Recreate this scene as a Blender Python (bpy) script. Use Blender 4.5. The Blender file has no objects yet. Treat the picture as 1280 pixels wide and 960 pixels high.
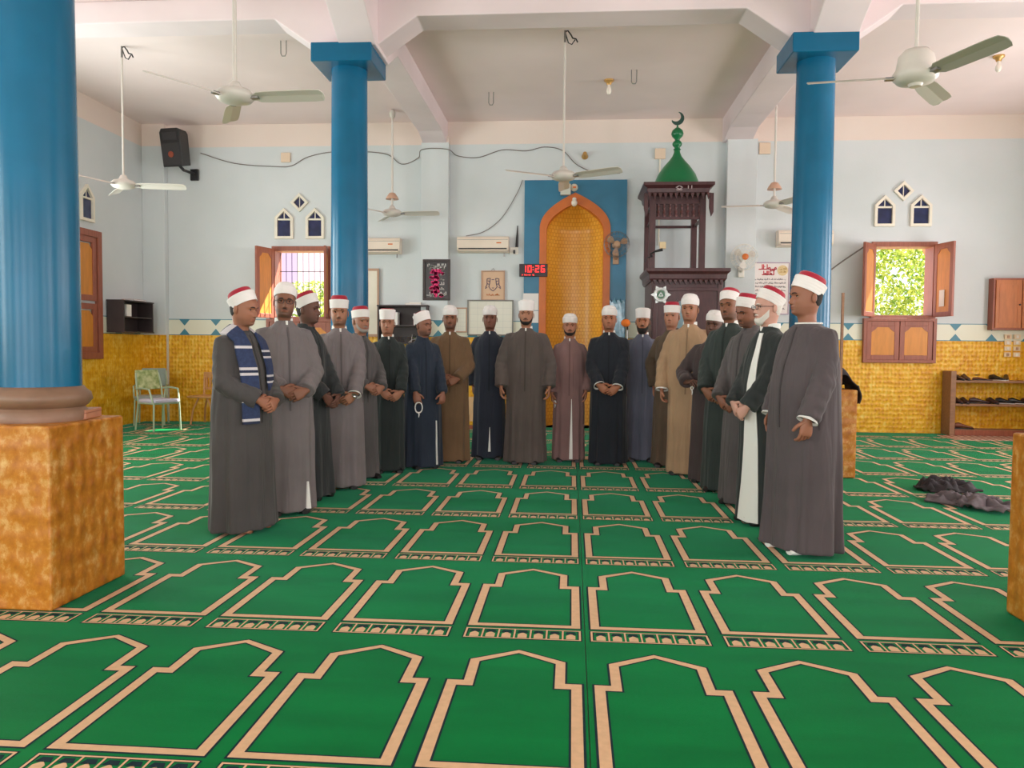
import bpy, math, random
import numpy as np
from mathutils import Vector, Matrix, Euler, noise
random.seed(7); rng = np.random.default_rng(7)
S = bpy.context.scene
COL = S.collection
PI = math.pi
rad = math.radians

# ------------------------------------------------------------------ camera, sky, sun, fill lamps, exposure
cam_d = bpy.data.cameras.new('camera'); cam_d.sensor_width = 36; cam_d.lens = 980.9/1280*36; cam_d.clip_end = 300
cam = bpy.data.objects.new('camera', cam_d); COL.objects.link(cam); S.camera = cam
def _cam():
    pi, ya, ro = .0454, .0761, .0088
    F = Vector((-math.sin(ya)*math.cos(pi), math.cos(ya)*math.cos(pi), -math.sin(pi)))
    R = Vector((math.cos(ya), math.sin(ya), 0)); U = R.cross(F)
    R2 = math.cos(ro)*R + math.sin(ro)*U; U2 = -math.sin(ro)*R + math.cos(ro)*U
    m = Matrix((R2, U2, -F)).transposed().to_4x4(); m.translation = (0, 0, 1.32)
    cam.matrix_world = m
_cam()
W = bpy.data.worlds.new('sky'); S.world = W; W.use_nodes = True
bg = W.node_tree.nodes['Background']; bg.inputs[0].default_value = (.86, .93, 1, 1); bg.inputs[1].default_value = 1.9
sun_d = bpy.data.lights.new('sun', 'SUN'); sun_d.energy = 26; sun_d.angle = rad(.6); sun_d.color = (1, .95, .86)
sun = bpy.data.objects.new('sun', sun_d); COL.objects.link(sun)
sun.rotation_euler = Vector((-.57, -.5, -.74)).to_track_quat('-Z', 'Y').to_euler()
def area(name, loc, aim, w, h, watts, color=(1, .97, .93)):
    d = bpy.data.lights.new(name, 'AREA'); d.shape = 'RECTANGLE'; d.size = w; d.size_y = h; d.energy = watts; d.color = color
    o = bpy.data.objects.new(name, d); COL.objects.link(o); o.location = loc
    o.rotation_euler = Vector(aim).to_track_quat('-Z', 'Y').to_euler()
# area lamps added at unseen rear and side openings, outshining the sky as fill
for x in (-5.2, -1.7, 1.7, 5.2):
    area('fill_rear', (x, -6.9, 1.75), (0, 1, -.06), 1.9, 2.8, 150, (1, .95, .92))
for y in (-3.5, 0.2, 6.6, 9.3):  # added side lamps aim upward to brighten the ceiling
    area('fill_left', (-7.55, y, 2.3), (1, 0, .3), 1.5, 2.4, 152, (.91, 1, .95))
for y in (-3.5, 0.2, 4.4, 7.4, 10.4):
    area('fill_right', (7.75, y, 2.3), (-1, 0, .3), 1.5, 2.4, 142 if y < 10 else 112, (1, .95, .95))
vs = S.view_settings
vs.view_transform = 'Standard'; vs.look = 'None'; vs.exposure = 0.0; vs.gamma = 1; vs.use_curve_mapping = False
S.cycles.use_denoising = True
S.cycles.max_bounces = 8; S.cycles.diffuse_bounces = 5; S.cycles.sample_clamp_indirect = 4
S.cycles.caustics_reflective = False; S.cycles.caustics_refractive = False

# ------------------------------------------------------------------ materials
def lin(c):
    return tuple((v/255/12.92 if v/255 <= .04045 else ((v/255+.055)/1.055)**2.4) for v in c) + (1,)
MATS = {}
def mat(name, rgb, rough=.6, var=.0, scale=6, bump=0, bscale=60, metal=0, sheen=0, spec=.5, rgb2=None, detail=3, kind='noise', coat=0, emit=0, stretch=(1,1,1), dist=.01):
    if name in MATS: return MATS[name]
    m = bpy.data.materials.new(name); m.use_nodes = True; nt = m.node_tree; N = nt.nodes; L = nt.links
    b = N['Principled BSDF']
    b.inputs['Base Color'].default_value = lin(rgb); b.inputs['Roughness'].default_value = rough; b.inputs['Metallic'].default_value = metal
    b.inputs['Specular IOR Level'].default_value = spec; b.inputs['Sheen Weight'].default_value = sheen; b.inputs['Coat Weight'].default_value = coat
    if name == 'carpet_green': b.inputs['Sheen Tint'].default_value = (.25, 1, .8, 1); b.inputs['Sheen Roughness'].default_value = .2
    if emit: b.inputs['Emission Color'].default_value = lin(rgb); b.inputs['Emission Strength'].default_value = emit
    if var or rgb2 or bump:
        tc = N.new('ShaderNodeTexCoord'); mp = N.new('ShaderNodeMapping'); mp.inputs['Scale'].default_value = stretch
        L.new(tc.outputs['Object'], mp.inputs['Vector'])
    if var or rgb2:
        n = N.new('ShaderNodeTexNoise'); n.inputs['Scale'].default_value = scale; n.inputs['Detail'].default_value = detail
        L.new(mp.outputs[0], n.inputs['Vector'])
        cr = N.new('ShaderNodeValToRGB'); cr.color_ramp.elements[0].position = .35; cr.color_ramp.elements[1].position = .65
        c = lin(rgb)
        if rgb2: cr.color_ramp.elements[0].color = c; cr.color_ramp.elements[1].color = lin(rgb2)
        else:
            cr.color_ramp.elements[0].color = tuple(v*(1-var) for v in c[:3]) + (1,); cr.color_ramp.elements[1].color = tuple(min(1, v*(1+var)) for v in c[:3]) + (1,)
        L.new(n.outputs['Fac'], cr.inputs[0]); L.new(cr.outputs[0], b.inputs['Base Color'])
    if bump:
        if kind == 'voronoi':
            t = N.new('ShaderNodeTexVoronoi'); t.inputs['Scale'].default_value = bscale; out = t.outputs['Distance']
        else:
            t = N.new('ShaderNodeTexNoise'); t.inputs['Scale'].default_value = bscale; t.inputs['Detail'].default_value = 2; out = t.outputs['Fac']
        L.new(mp.outputs[0], t.inputs['Vector'])
        bp = N.new('ShaderNodeBump'); bp.inputs['Strength'].default_value = bump; bp.inputs['Distance'].default_value = dist
        L.new(out, bp.inputs['Height']); L.new(bp.outputs[0], b.inputs['Normal'])
    MATS[name] = m; return m
def wall_paint(name):
    """aqua lower wall and warm cream frieze above 4.7 m, with soft grime"""
    m = bpy.data.materials.new(name); m.use_nodes = True; N = m.node_tree.nodes; L = m.node_tree.links; b = N['Principled BSDF']
    b.inputs['Roughness'].default_value = .55; b.inputs['Specular IOR Level'].default_value = .3
    g = N.new('ShaderNodeNewGeometry'); sx = N.new('ShaderNodeSeparateXYZ'); L.new(g.outputs['Position'], sx.inputs[0])
    gt = N.new('ShaderNodeMath'); gt.operation = 'GREATER_THAN'; gt.inputs[1].default_value = 4.72; L.new(sx.outputs['Z'], gt.inputs[0])
    n = N.new('ShaderNodeTexNoise'); n.inputs['Scale'].default_value = .8; n.inputs['Detail'].default_value = 5; L.new(g.outputs['Position'], n.inputs['Vector'])
    cr = N.new('ShaderNodeValToRGB'); cr.color_ramp.elements[0].position = .3; cr.color_ramp.elements[1].position = .7
    cr.color_ramp.elements[0].color = lin((203, 209, 210)); cr.color_ramp.elements[1].color = lin((214, 218, 220)); L.new(n.outputs['Fac'], cr.inputs[0])
    cr2 = N.new('ShaderNodeValToRGB'); cr2.color_ramp.elements[0].color = lin((226, 207, 196)); cr2.color_ramp.elements[1].color = lin((233, 219, 210)); L.new(n.outputs['Fac'], cr2.inputs[0])
    mx = N.new('ShaderNodeMix'); mx.data_type = 'RGBA'; L.new(gt.outputs[0], mx.inputs[0]); L.new(cr.outputs[0], mx.inputs[6]); L.new(cr2.outputs[0], mx.inputs[7])
    L.new(mx.outputs[2], b.inputs['Base Color'])
    n2 = N.new('ShaderNodeTexNoise'); n2.inputs['Scale'].default_value = 25; L.new(g.outputs['Position'], n2.inputs['Vector'])
    bp = N.new('ShaderNodeBump'); bp.inputs['Strength'].default_value = .15; bp.inputs['Distance'].default_value = .01; L.new(n2.outputs['Fac'], bp.inputs['Height']); L.new(bp.outputs[0], b.inputs['Normal'])
    return m
def gold_paint(name, c0, c1, c2, vs_, strength, stretch=(1, 1, 1), mixv=.3, nsc=9):
    """embossed mustard plaster: rounded lumps, mottled colour, paler away from the lump centres"""
    m = bpy.data.materials.new(name); m.use_nodes = True; N = m.node_tree.nodes; L = m.node_tree.links; b = N['Principled BSDF']
    b.inputs['Roughness'].default_value = .42
    tc = N.new('ShaderNodeTexCoord'); mp = N.new('ShaderNodeMapping'); mp.inputs['Scale'].default_value = stretch; L.new(tc.outputs['Object'], mp.inputs['Vector'])
    n = N.new('ShaderNodeTexNoise'); n.inputs['Scale'].default_value = nsc; n.inputs['Detail'].default_value = 6; n.inputs['Roughness'].default_value = .7; L.new(mp.outputs[0], n.inputs['Vector'])
    cr = N.new('ShaderNodeValToRGB'); e = cr.color_ramp.elements; e[0].position = .32; e[0].color = lin(c0); e[1].position = .74; e[1].color = lin(c2)
    k = e.new(.52); k.color = lin(c1); L.new(cr.outputs[0], b.inputs['Base Color'])
    v = N.new('ShaderNodeTexVoronoi'); v.feature = 'SMOOTH_F1'; v.inputs['Scale'].default_value = vs_; v.inputs['Randomness'].default_value = .3; L.new(mp.outputs[0], v.inputs['Vector'])
    mm = N.new('ShaderNodeMath'); mm.operation = 'MULTIPLY_ADD'; mm.inputs[1].default_value = mixv; L.new(v.outputs['Distance'], mm.inputs[0]); L.new(n.outputs['Fac'], mm.inputs[2])
    sb = N.new('ShaderNodeMath'); sb.operation = 'SUBTRACT'; sb.inputs[1].default_value = mixv*.42; L.new(mm.outputs[0], sb.inputs[0]); L.new(sb.outputs[0], cr.inputs[0])
    bp = N.new('ShaderNodeBump'); bp.invert = True; bp.inputs['Strength'].default_value = strength; bp.inputs['Distance'].default_value = .03; L.new(v.outputs['Distance'], bp.inputs['Height']); L.new(bp.outputs[0], b.inputs['Normal'])
    return m
def skin_mat():
    m = bpy.data.materials.new('skin'); m.use_nodes = True; N = m.node_tree.nodes; L = m.node_tree.links; b = N['Principled BSDF']
    a = N.new('ShaderNodeAttribute'); a.attribute_name = 'tint'; L.new(a.outputs['Color'], b.inputs['Base Color'])
    b.inputs['Roughness'].default_value = .5; b.inputs['Specular IOR Level'].default_value = .4
    return m
M_WALL = wall_paint('aqua_wall'); M_SKIN = skin_mat()
M_CEIL = mat('ceiling_paint', (240, 222, 220), .7, var=.04, scale=.7, spec=.2)
M_BEAM = mat('beam_paint', (230, 214, 216), .65, var=.04, scale=1.2, spec=.2)
M_GOLD = gold_paint('gold_dado', (212, 144, 14), (234, 176, 30), (248, 216, 112), 17, .6, (1, 1, .8), .4)
M_PED = gold_paint('gold_pedestal', (164, 94, 18), (188, 118, 30), (216, 174, 108), 11, .8, (1, 1, .8), .32, 16)
M_BLUE = mat('blue_gloss', (8, 98, 136), .27, var=.1, scale=2.2, spec=.32, bump=.05, bscale=9)
M_BLUEP = mat('blue_panel', (44, 116, 150), .35, var=.08, scale=3)
M_STONE = mat('brown_stone', (132, 100, 80), .45, var=.12, scale=6)
M_CREAM = mat('cream_paint', (232, 224, 208), .6, var=.04, scale=4)
M_BANDW = mat('band_white', (226, 224, 204), .45)
M_BANDB = mat('band_teal', (62, 128, 148), .45)
M_GREEN = mat('carpet_green', (0, 112, 52), .8, var=.14, scale=2.4, bump=.3, bscale=420, sheen=.3, spec=.12, detail=6, dist=.004, stretch=(.5, 2, 1))
M_BEIGE = mat('carpet_beige', (214, 172, 132), .85, var=.05, scale=30, bump=.3, bscale=420, sheen=.1, spec=.25, dist=.004)
M_NAVY = mat('carpet_navy', (22, 44, 52), .9, var=.1, scale=30, spec=.2)
M_WOODR = mat('wood_redbrown', (150, 84, 64), .45, var=.12, scale=5, stretch=(8, 8, 1))
M_WOODO = mat('wood_orange', (206, 132, 46), .45, var=.08, scale=4, stretch=(6, 6, 1))
M_CABW = mat('cabinet_wood', (186, 112, 66), .5, var=.1, scale=4, stretch=(6, 6, 1))
M_DARKW = mat('dark_wood', (74, 42, 44), .35, var=.18, scale=6, stretch=(4, 4, 1))
M_BLACKW = mat('black_wood', (58, 46, 46), .5, var=.1, scale=6)
M_GLASSB = mat('blue_glass', (40, 46, 84), .12, var=.2, scale=9, spec=.6)
M_WHITE = mat('white_plastic', (232, 226, 216), .4)
M_FAN = mat('fan_white', (214, 206, 198), .35)
M_FANG = mat('fan_blade', (176, 170, 158), .4)
M_IVORY = mat('ac_ivory', (228, 212, 196), .4, var=.03, scale=3)
M_BLACK = mat('black_plastic', (40, 38, 40), .45)
M_GREY = mat('grey_metal', (140, 138, 136), .35, metal=.7)
M_CHROME = mat('chrome', (215, 215, 215), .18, metal=1)
M_CABLE = mat('cable', (120, 112, 108), .6)
M_RED = mat('led_red', (255, 40, 40), .4, emit=2.2)
M_ORANGE = mat('orange_paint', (206, 106, 36), .4, var=.06, scale=5)
M_TARB = mat('tarboush_felt', (166, 16, 46), .85, sheen=.25, bump=.1, bscale=300)
M_TURB = mat('turban_cotton', (236, 230, 228), .8, bump=.25, bscale=160, sheen=.1, dist=.004)
M_COTTON = mat('white_cotton', (236, 234, 230), .8, sheen=.1)
M_EYEW = mat('eye_white', (176, 160, 148), .4); M_IRIS = mat('iris_dark', (30, 20, 16), .15)
M_HAIRB = mat('hair_black', (32, 26, 24), .8, bump=.5, bscale=260); M_HAIRG = mat('hair_grey', (150, 142, 136), .8, bump=.5, bscale=260); M_HAIRW = mat('hair_white', (222, 216, 208), .8, bump=.5, bscale=260)
M_SHOE = mat('shoe_black', (28, 26, 28), .35); M_SOLE = mat('sole_white', (205, 200, 195), .6); M_SHOEB = mat('shoe_brown', (124, 74, 50), .45); M_SHOEP = mat('shoe_plum', (66, 44, 46), .45)

# ------------------------------------------------------------------ mesh helpers
class MB:
    def __init__(s): s.v = []; s.f = []; s.m = []; s.k = 0; s.mark_ = 0
    def add(s, vs, fs):
        o = len(s.v); s.v += [tuple(map(float, p)) for p in vs]; s.f += [tuple(o+i for i in f) for f in fs]; s.m += [s.k]*len(fs); return o
    def mark(s): s.mark_ = len(s.v)
    def xf(s, M):
        for i in range(s.mark_, len(s.v)): s.v[i] = tuple(M @ Vector(s.v[i]))
    def box(s, x0, x1, y0, y1, z0, z1):
        s.add([(x0,y0,z0),(x1,y0,z0),(x1,y1,z0),(x0,y1,z0),(x0,y0,z1),(x1,y0,z1),(x1,y1,z1),(x0,y1,z1)],
              [(0,3,2,1),(4,5,6,7),(0,1,5,4),(1,2,6,5),(2,3,7,6),(3,0,4,7)])
    def loft(s, rings, c0=True, c1=True):
        n = len(rings[0]); vs = [p for r in rings for p in r]; fs = []
        for i in range(len(rings)-1):
            for j in range(n):
                a = i*n+j; b = i*n+(j+1) % n; fs.append((a, b, b+n, a+n))
        if c0: fs.append(tuple(range(n-1, -1, -1)))
        if c1: fs.append(tuple((len(rings)-1)*n+j for j in range(n)))
        return s.add(vs, fs)
    def tube(s, path, r, n=8, flat=None):
        P = [Vector(p) for p in path]; R = r if hasattr(r, '__len__') else [r]*len(P)
        up = None; rings = []
        for i, p in enumerate(P):
            t = (P[min(i+1, len(P)-1)] - P[max(i-1, 0)]).normalized()
            if up is None: up = Vector((0, 0, 1)) if abs(t.z) < .9 else Vector((0, 1, 0))
            a = t.cross(up)
            if a.length < 1e-4: a = t.orthogonal()
            a.normalize(); b = a.cross(t).normalized(); up = b
            k = flat if flat else 1
            rings.append([p + (a*math.cos(2*PI*j/n) + b*math.sin(2*PI*j/n)*k)*R[i] for j in range(n)])
        s.loft(rings)
    def lathe(s, prof, n=24, c=(0, 0, 0), sx=1, sy=1):
        s.loft([[(c[0]+r*sx*math.cos(2*PI*j/n), c[1]+r*sy*math.sin(2*PI*j/n), c[2]+z) for j in range(n)] for r, z in prof])
    def cyl(s, c, r, z0, z1, n=20): s.lathe([(r, z0), (r, z1)], n, (c[0], c[1], 0))
    def ball(s, c, r, n=12, sc=(1, 1, 1)):
        m = n//2; s.loft([[(c[0]+r*sc[0]*math.sin(PI*i/m)*math.cos(2*PI*j/n), c[1]+r*sc[1]*math.sin(PI*i/m)*math.sin(2*PI*j/n), c[2]-r*sc[2]*math.cos(PI*i/m)) for j in range(n)] for i in [.15]+list(range(1, m))+[m-.15]])
    def prism(s, poly, P, d0, d1):
        n = len(poly); s.add([P(u, z, d0) for u, z in poly]+[P(u, z, d1) for u, z in poly],
            [tuple(range(n)), tuple(range(2*n-1, n-1, -1))]+[(j, j+n, (j+1) % n+n, (j+1) % n) for j in range(n)])
    def ring(s, out, inn, P, d0, d1):
        n = len(out); vs = [P(u, z, d) for pl in (out, inn) for d in (d0, d1) for u, z in pl]; fs = []
        for j in range(n):
            k = (j+1) % n
            fs += [(j, k, 2*n+k, 2*n+j), (n+j, 3*n+j, 3*n+k, n+k), (j, n+j, n+k, k), (2*n+j, 2*n+k, 3*n+k, 3*n+j)]
        s.add(vs, fs)
    def build(s, name, mats, parent=None, smooth=False, bevel=0, fix=True, angle=42):
        me = bpy.data.meshes.new(name); me.from_pydata(s.v, [], s.f)
        for m in (mats if isinstance(mats, (list, tuple)) else [mats]): me.materials.append(m)
        me.polygons.foreach_set('material_index', s.m); me.update()
        if fix:
            import bmesh
            bm = bmesh.new(); bm.from_mesh(me); bmesh.ops.recalc_face_normals(bm, faces=bm.faces); bm.to_mesh(me); bm.free()
        if smooth: me.shade_smooth(); me.set_sharp_from_angle(angle=rad(angle))
        o = bpy.data.objects.new(name, me); COL.objects.link(o)
        if parent: o.parent = parent
        if bevel:
            b = o.modifiers.new('bevel', 'BEVEL'); b.width = bevel; b.segments = 2; b.limit_method = 'ANGLE'
        return o
def tag(o, label, cat, group=None):
    o['label'] = label; o['category'] = cat
    if group: o['group'] = group
    return o
def thing(name, label, cat, loc=(0, 0, 0), rz=0, group=None):
    o = bpy.data.objects.new(name, None); COL.objects.link(o); o.location = loc; o.rotation_euler = (0, 0, rz); o.empty_display_size = .1
    return tag(o, label, cat, group)
def struct(name, loc=(0, 0, 0)):
    o = bpy.data.objects.new(name, None); COL.objects.link(o); o.location = loc; o['kind'] = 'structure'; o.empty_display_size = .1; return o
def sbox(name, mats, *bxs, bevel=0):
    m = MB()
    for b in bxs: m.box(*b)
    o = m.build(name, mats, bevel=bevel); o['kind'] = 'structure'; return o
def box_part(name, m_, parent, *bxs, bevel=0):
    m = MB()
    for b in bxs: m.box(*b)
    return m.build(name, m_, parent, bevel=bevel)
def copy_tree(o, parent=None, label=None):
    c = o.copy(); COL.objects.link(c); c.parent = parent
    if label: c['label'] = label
    for ch in o.children: copy_tree(ch, c)
    return c
YB = 13.2; XL = -7.4; XR = 7.6; YR = -6.4; ZC = 5.1
def PB(u, z, d=0): return (u, YB-d, z)          # back wall plane, d = how far it stands proud
def PL(u, z, d=0): return (XL+d, u, z)          # left wall plane

# ------------------------------------------------------------------ floor, walls, ceiling, beams
sbox('floor', mat('screed', (120, 118, 112), .8), (XL-.3, XR+.3, YR-.3, YB+.7, -.15, -.012))
sbox('ceiling', M_CEIL, (XL-.3, XR+.3, YR-.3, YB+.3, ZC, ZC+.2))
T = .3
sbox('wall_back', M_WALL, (XL-T, -5.2, YB, YB+T, -.1, ZC), (-5.2, -4.15, YB, YB+T, -.1, 1.78), (-5.2, -4.15, YB, YB+T, 2.98, ZC), (-4.15, -.62, YB, YB+T, -.1, ZC),
     (-.62, .67, YB, YB+T, 3.95, ZC), (.67, 4.82, YB, YB+T, -.1, ZC), (4.82, 5.82, YB, YB+T, -.1, 1.86), (4.82, 5.82, YB, YB+T, 3.06, ZC), (5.82, XR+T, YB, YB+T, -.1, ZC))
def side_wall(name, x0, x1, wins, z0=1.0, z1=3.6):
    bx = [(x0, x1, YR-T, YB, -.1, z0), (x0, x1, YR-T, YB, z1, ZC)]; y = YR-T
    for c in sorted(wins): bx.append((x0, x1, y, c-.8, z0, z1)); y = c+.8
    bx.append((x0, x1, y, YB, z0, z1)); sbox(name, M_WALL, *bx)
side_wall('wall_left', XL-T, XL, (-3.5, .2, 6.6, 9.3))
side_wall('wall_right', XR, XR+T, (-3.5, .2, 4.4, 7.4, 10.4))
bx = [(XL, XR, YR-T, YR, 3.7, ZC)]; x = XL
for c in (-5.2, -1.7, 1.7, 5.2): bx.append((x, c-1, YR-T, YR, -.1, 3.7)); x = c+1
bx.append((x, XR, YR-T, YR, -.1, 3.7)); sbox('wall_rear', M_WALL, *bx)
# pilasters
sbox('trim_1', M_WALL, (-2.54, -2.08, YB-.16, YB, 0, 4.82), bevel=.008)
sbox('trim_2', M_WALL, (2.46, 2.94, YB-.16, YB, 0, 4.82), bevel=.008)
sbox('trim_3', M_WALL, (XL, XL+.4, YB-.12, YB, 0, ZC), bevel=.008)
# beams with haunches over the columns
CY = 8.65
def beam_x(name, xs, y0, y1, zb, cols, h=.42, hz=4.53):
    m = MB(); pts = [xs[0]]
    prof = [(xs[0], zb)]
    for c in cols: prof += [(c-.36-h, zb), (c-.3, hz), (c+.3, hz), (c+.36+h, zb)]
    prof += [(xs[1], zb), (xs[1], ZC), (xs[0], ZC)]
    m.prism(prof, lambda u, z, d: (u, d, z), y0, y1); o = m.build(name, M_BEAM, bevel=.012); o['kind'] = 'structure'
beam_x('trim_4', (XL, XR), CY-.2, CY+.2, 4.86, (-2.48, 2.54)); beam_x('trim_5', (XL, XR), 3.72, 4.12, 4.86, (-2.8, 2.62))
def beam_y(name, x0, x1, zb, ys, h=.42, hz=4.53):
    m = MB(); prof = [(YR, zb)]
    for c in ys: prof += [(c-.36-h, zb), (c-.3, hz), (c+.3, hz), (c+.36+h, zb)]
    prof += [(YB-.55, zb), (YB-.1, 4.7), (YB, 4.7), (YB, ZC), (YR, ZC)]
    m.prism(prof, lambda u, z, d: (d, u, z), x0, x1); o = m.build(name, M_BEAM, bevel=.012); o['kind'] = 'structure'
beam_y('trim_6', -2.52, -2.12, 4.8, (3.92, CY)); beam_y('trim_7', 2.4, 2.86, 4.8, (3.92, CY))
# gold dado slabs and the painted lozenge band
def dado(name, P, spans, zt=1.5):
    m = MB()
    for a, b in spans: m.prism([(a, 0), (b, 0), (b, zt), (a, zt)], P, 0, .02)
    o = m.build(name, M_GOLD); o['kind'] = 'structure'
dado('trim_8', PB, [(XL+.02, -2.54), (-2.08, -.82), (.87, 2.46), (2.94, XR)])
dado('trim_9', PL, [(YR, YB)])
dado('trim_10', lambda u, z, d: (u, YB-.16-d, z), [(-2.55, -2.07), (2.45, 2.95)])
dado('trim_11', lambda u, z, d: (XR-d, u, z), [(YR, YB)])
dado('trim_12', lambda u, z, d: (u, YB-.12-d, z), [(XL+.02, XL+.41)])
def band(name, P, spans, d=.006):
    m = MB()
    for a, b in spans:
        m.k = 0; m.prism([(a, 1.5), (b, 1.5), (b, 1.78), (a, 1.78)], P, 0, d)
        m.k = 1
        for z0, z1 in ((1.5, 1.512), (1.768, 1.78)): m.prism([(a, z0), (b, z0), (b, z1), (a, z1)], P, d, d+.004)
        u = math.ceil(a/.56)*.56
        while u < b-.1:
            if u-.09 > a:
                m.prism([(u-.09, 1.768), (u+.09, 1.768), (u, 1.665)], P, d, d+.004); m.prism([(u-.09, 1.512), (u+.09, 1.512), (u, 1.615)], P, d, d+.004)
            u += .56
    o = m.build(name, [M_BANDW, M_BANDB]); o['kind'] = 'structure'
band('trim_13', PB, [(XL+.4, -2.54), (-2.08, -.82), (.87, 2.46), (2.94, XR)])
band('trim_14', PL, [(YR, YB)])
band('trim_15', lambda u, z, d=0: (u, YB-.16-d, z), [(-2.54, -2.08), (2.46, 2.94)])

# ------------------------------------------------------------------ carpets (woven prayer places on real geometry)
MX, MG, MO, RP, X0, Y0 = .6093, .0764, -.0269, 1.2753, .0918, 2.3855
def offset(poly, d):
    n = len(poly); out = []
    for i in range(n):
        p0, p1, p2 = (Vector(poly[(i+k-1) % n]) for k in range(3))
        e1 = (p1-p0).normalized(); e2 = (p2-p1).normalized(); n1 = Vector((e1.y, -e1.x)); n2 = Vector((e2.y, -e2.x))
        q = (n1+n2)/max(.3, 1+n1.dot(n2)); out.append(tuple(p1+q*d))
    return out
OUT = [(0, 0), (.533, 0), (.533, .657), (.467, .657), (.467, .87), (.265, .987), (.066, .87), (.066, .657), (0, .657)]
INN = [(.041, .036), (.492, .036), (.492, .61), (.427, .61), (.427, .85), (.265, .953), (.106, .85), (.106, .61), (.041, .61)]
def tile():
    L = []   # (material, z, polygon)
    def ringp(a, b, k, z):
        for j in range(len(a)):
            i = (j+1) % len(a); L.append((k, z, [a[j], a[i], b[i], b[j]]))
    ringp(offset(OUT, .009), offset(INN, -.008), 1, .0006); ringp(OUT, INN, 0, .0012)
    def rect(x0, x1, y0, y1, k, z): L.append((k, z, [(x0, y0), (x1, y0), (x1, y1), (x0, y1)]))
    rect(-.008, .541, -.162, -.026, 1, .0006)
    a = [(-.002, -.156), (.535, -.156), (.535, -.032), (-.002, -.032)]; b = offset(a, -.009); ringp(a, b, 0, .0018)
    w = .519/7
    for i in range(7):
        x = .007+w*i
        rect(x+.006, x+w-.006, -.143, -.045, 2, .0012)
        if i: rect(x-.004, x+.004, -.147, -.041, 0, .0018)
        c = x+w/2; L.append((0, .0018, [(c-.021, -.143), (c+.021, -.143), (c+.021, -.10), (c, -.075), (c-.021, -.10)]))
        L.append((1, .0018, [(c-.028, -.082), (c+.028, -.082), (c+.018, -.052), (c-.018, -.052)]))
    return L
TILE = tile()
def carpet(label, x0, x1, ms, so):
    o = tag(sbox('prayer_carpet', M_GREEN, (x0, x1, YR+.05, YB-.03, -.012, 0)), label, 'carpet'); del o['kind']
    m = MB()
    for i in ms:
        for r in range(-6, 9):
            bx = X0+i*MX+MG/2+so; by = Y0+(r-1+1)*RP - 0
            for k, z, pl in TILE:
                if by+max(p[1] for p in pl) > YB-.05 or by+min(p[1] for p in pl) < YR+.06: continue
                m.k = k; m.add([(bx+x, by+y, z) for x, y in pl], [tuple(range(len(pl)))])
    p = m.build('woven_pattern', [M_BEIGE, M_NAVY, M_GREEN], o, fix=False); p['kind'] = 'stuff'
SEAM = X0+MO/2-.004
carpet('green prayer carpet with beige arches left of the lengthwise seam', XL+.03, SEAM-.002, range(-12, 0), 0)
carpet('green prayer carpet with beige arches right of the lengthwise seam, under the dropped jacket', SEAM+.002, XR-.03, range(0, 12), MO)

# ------------------------------------------------------------------ columns
def column(label, x, y, px0, px1, py0, py1):
    t = thing('column', label, 'column', (x, y, 0))
    m = MB(); m.box(px0-x, px1-x, py0-y, py1-y, .003, .92); m.build('pedestal', M_PED, t, bevel=.012)
    m = MB(); m.lathe([(.235, .92), (.24, .965), (.225, .98), (.22, .99), (.235, 1.0), (.258, 1.03), (.25, 1.065), (.225, 1.085), (.215, 1.10)], 48); m.build('base_moulding', M_STONE, t, smooth=True, angle=60)
    m = MB(); m.lathe([(.208, 1.09), (.206, 2), (.2, 3), (.195, 4.37)], 64); m.build('shaft', M_BLUE, t, smooth=True)
    m = MB(); m.box(-.33, .33, -.33, .33, 4.36, 4.56); m.build('capital', M_BLUE, t, bevel=.012)
    return t
column('blue column on a mustard pedestal with a brown ring base, nearest on the left', -2.82, 3.95, -3.2, -2.54, 3.63, 4.27)
column('blue column nearest on the right, only the edge of its mustard pedestal in view', 2.72, 3.9, 2.215, 2.95, 3.5, 4.12)
column('blue column beyond the left row of men, in front of the left back window', -2.49, CY, -2.82, -2.16, CY-.32, CY+.32)
column('blue column behind the nearest man on the right, dark jacket on its pedestal', 2.53, CY, 2.2, 2.95, CY-.3, CY+.33)

# ------------------------------------------------------------------ back wall windows, shutters, gothic lights
def leaf(parent, name, hinge, w, h, ang, flip=1):
    """door-like shutter leaf hinged at a vertical edge"""
    M = Matrix.Translation(hinge) @ Matrix.Rotation(ang, 4, 'Z')
    m = MB(); m.mark(); s = .075; q = flip
    for a, b, z0, z1 in ((0, s, 0, h), (w-s, w, 0, h), (s, w-s, 0, s), (s, w-s, h-s, h)): m.box(min(q*a, q*b), max(q*a, q*b), -.02, .02, z0, z1)
    m.xf(M); o = m.build(name, M_WOODR, parent, bevel=.004)
    m = MB(); m.mark(); ww = w-2*s
    arch = [(s, s), (w-s, s), (w-s, h-s-.1), (w-s-ww*.15, h-s-.06), (w-s-ww*.25, h-s-.02), (s+ww*.25, h-s-.02), (s+ww*.15, h-s-.06), (s, h-s-.1)]
    m.prism(arch, lambda u, z, d: (q*u, d, z), -.014, .014); m.xf(M); m.build('shutter_panel', M_WOODO, o)
    m = MB(); m.mark()
    m.prism([(s, h-s), (s, h-s-.1), (s+ww*.15, h-s-.06), (s+ww*.25, h-s-.02), (w-s-ww*.25, h-s-.02), (w-s-ww*.15, h-s-.06), (w-s, h-s-.1), (w-s, h-s)], lambda u, z, d: (q*u, d, z), -.019, .019); m.xf(M); m.build('shutter_spandrel', M_WOODR, o)
    return o
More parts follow.
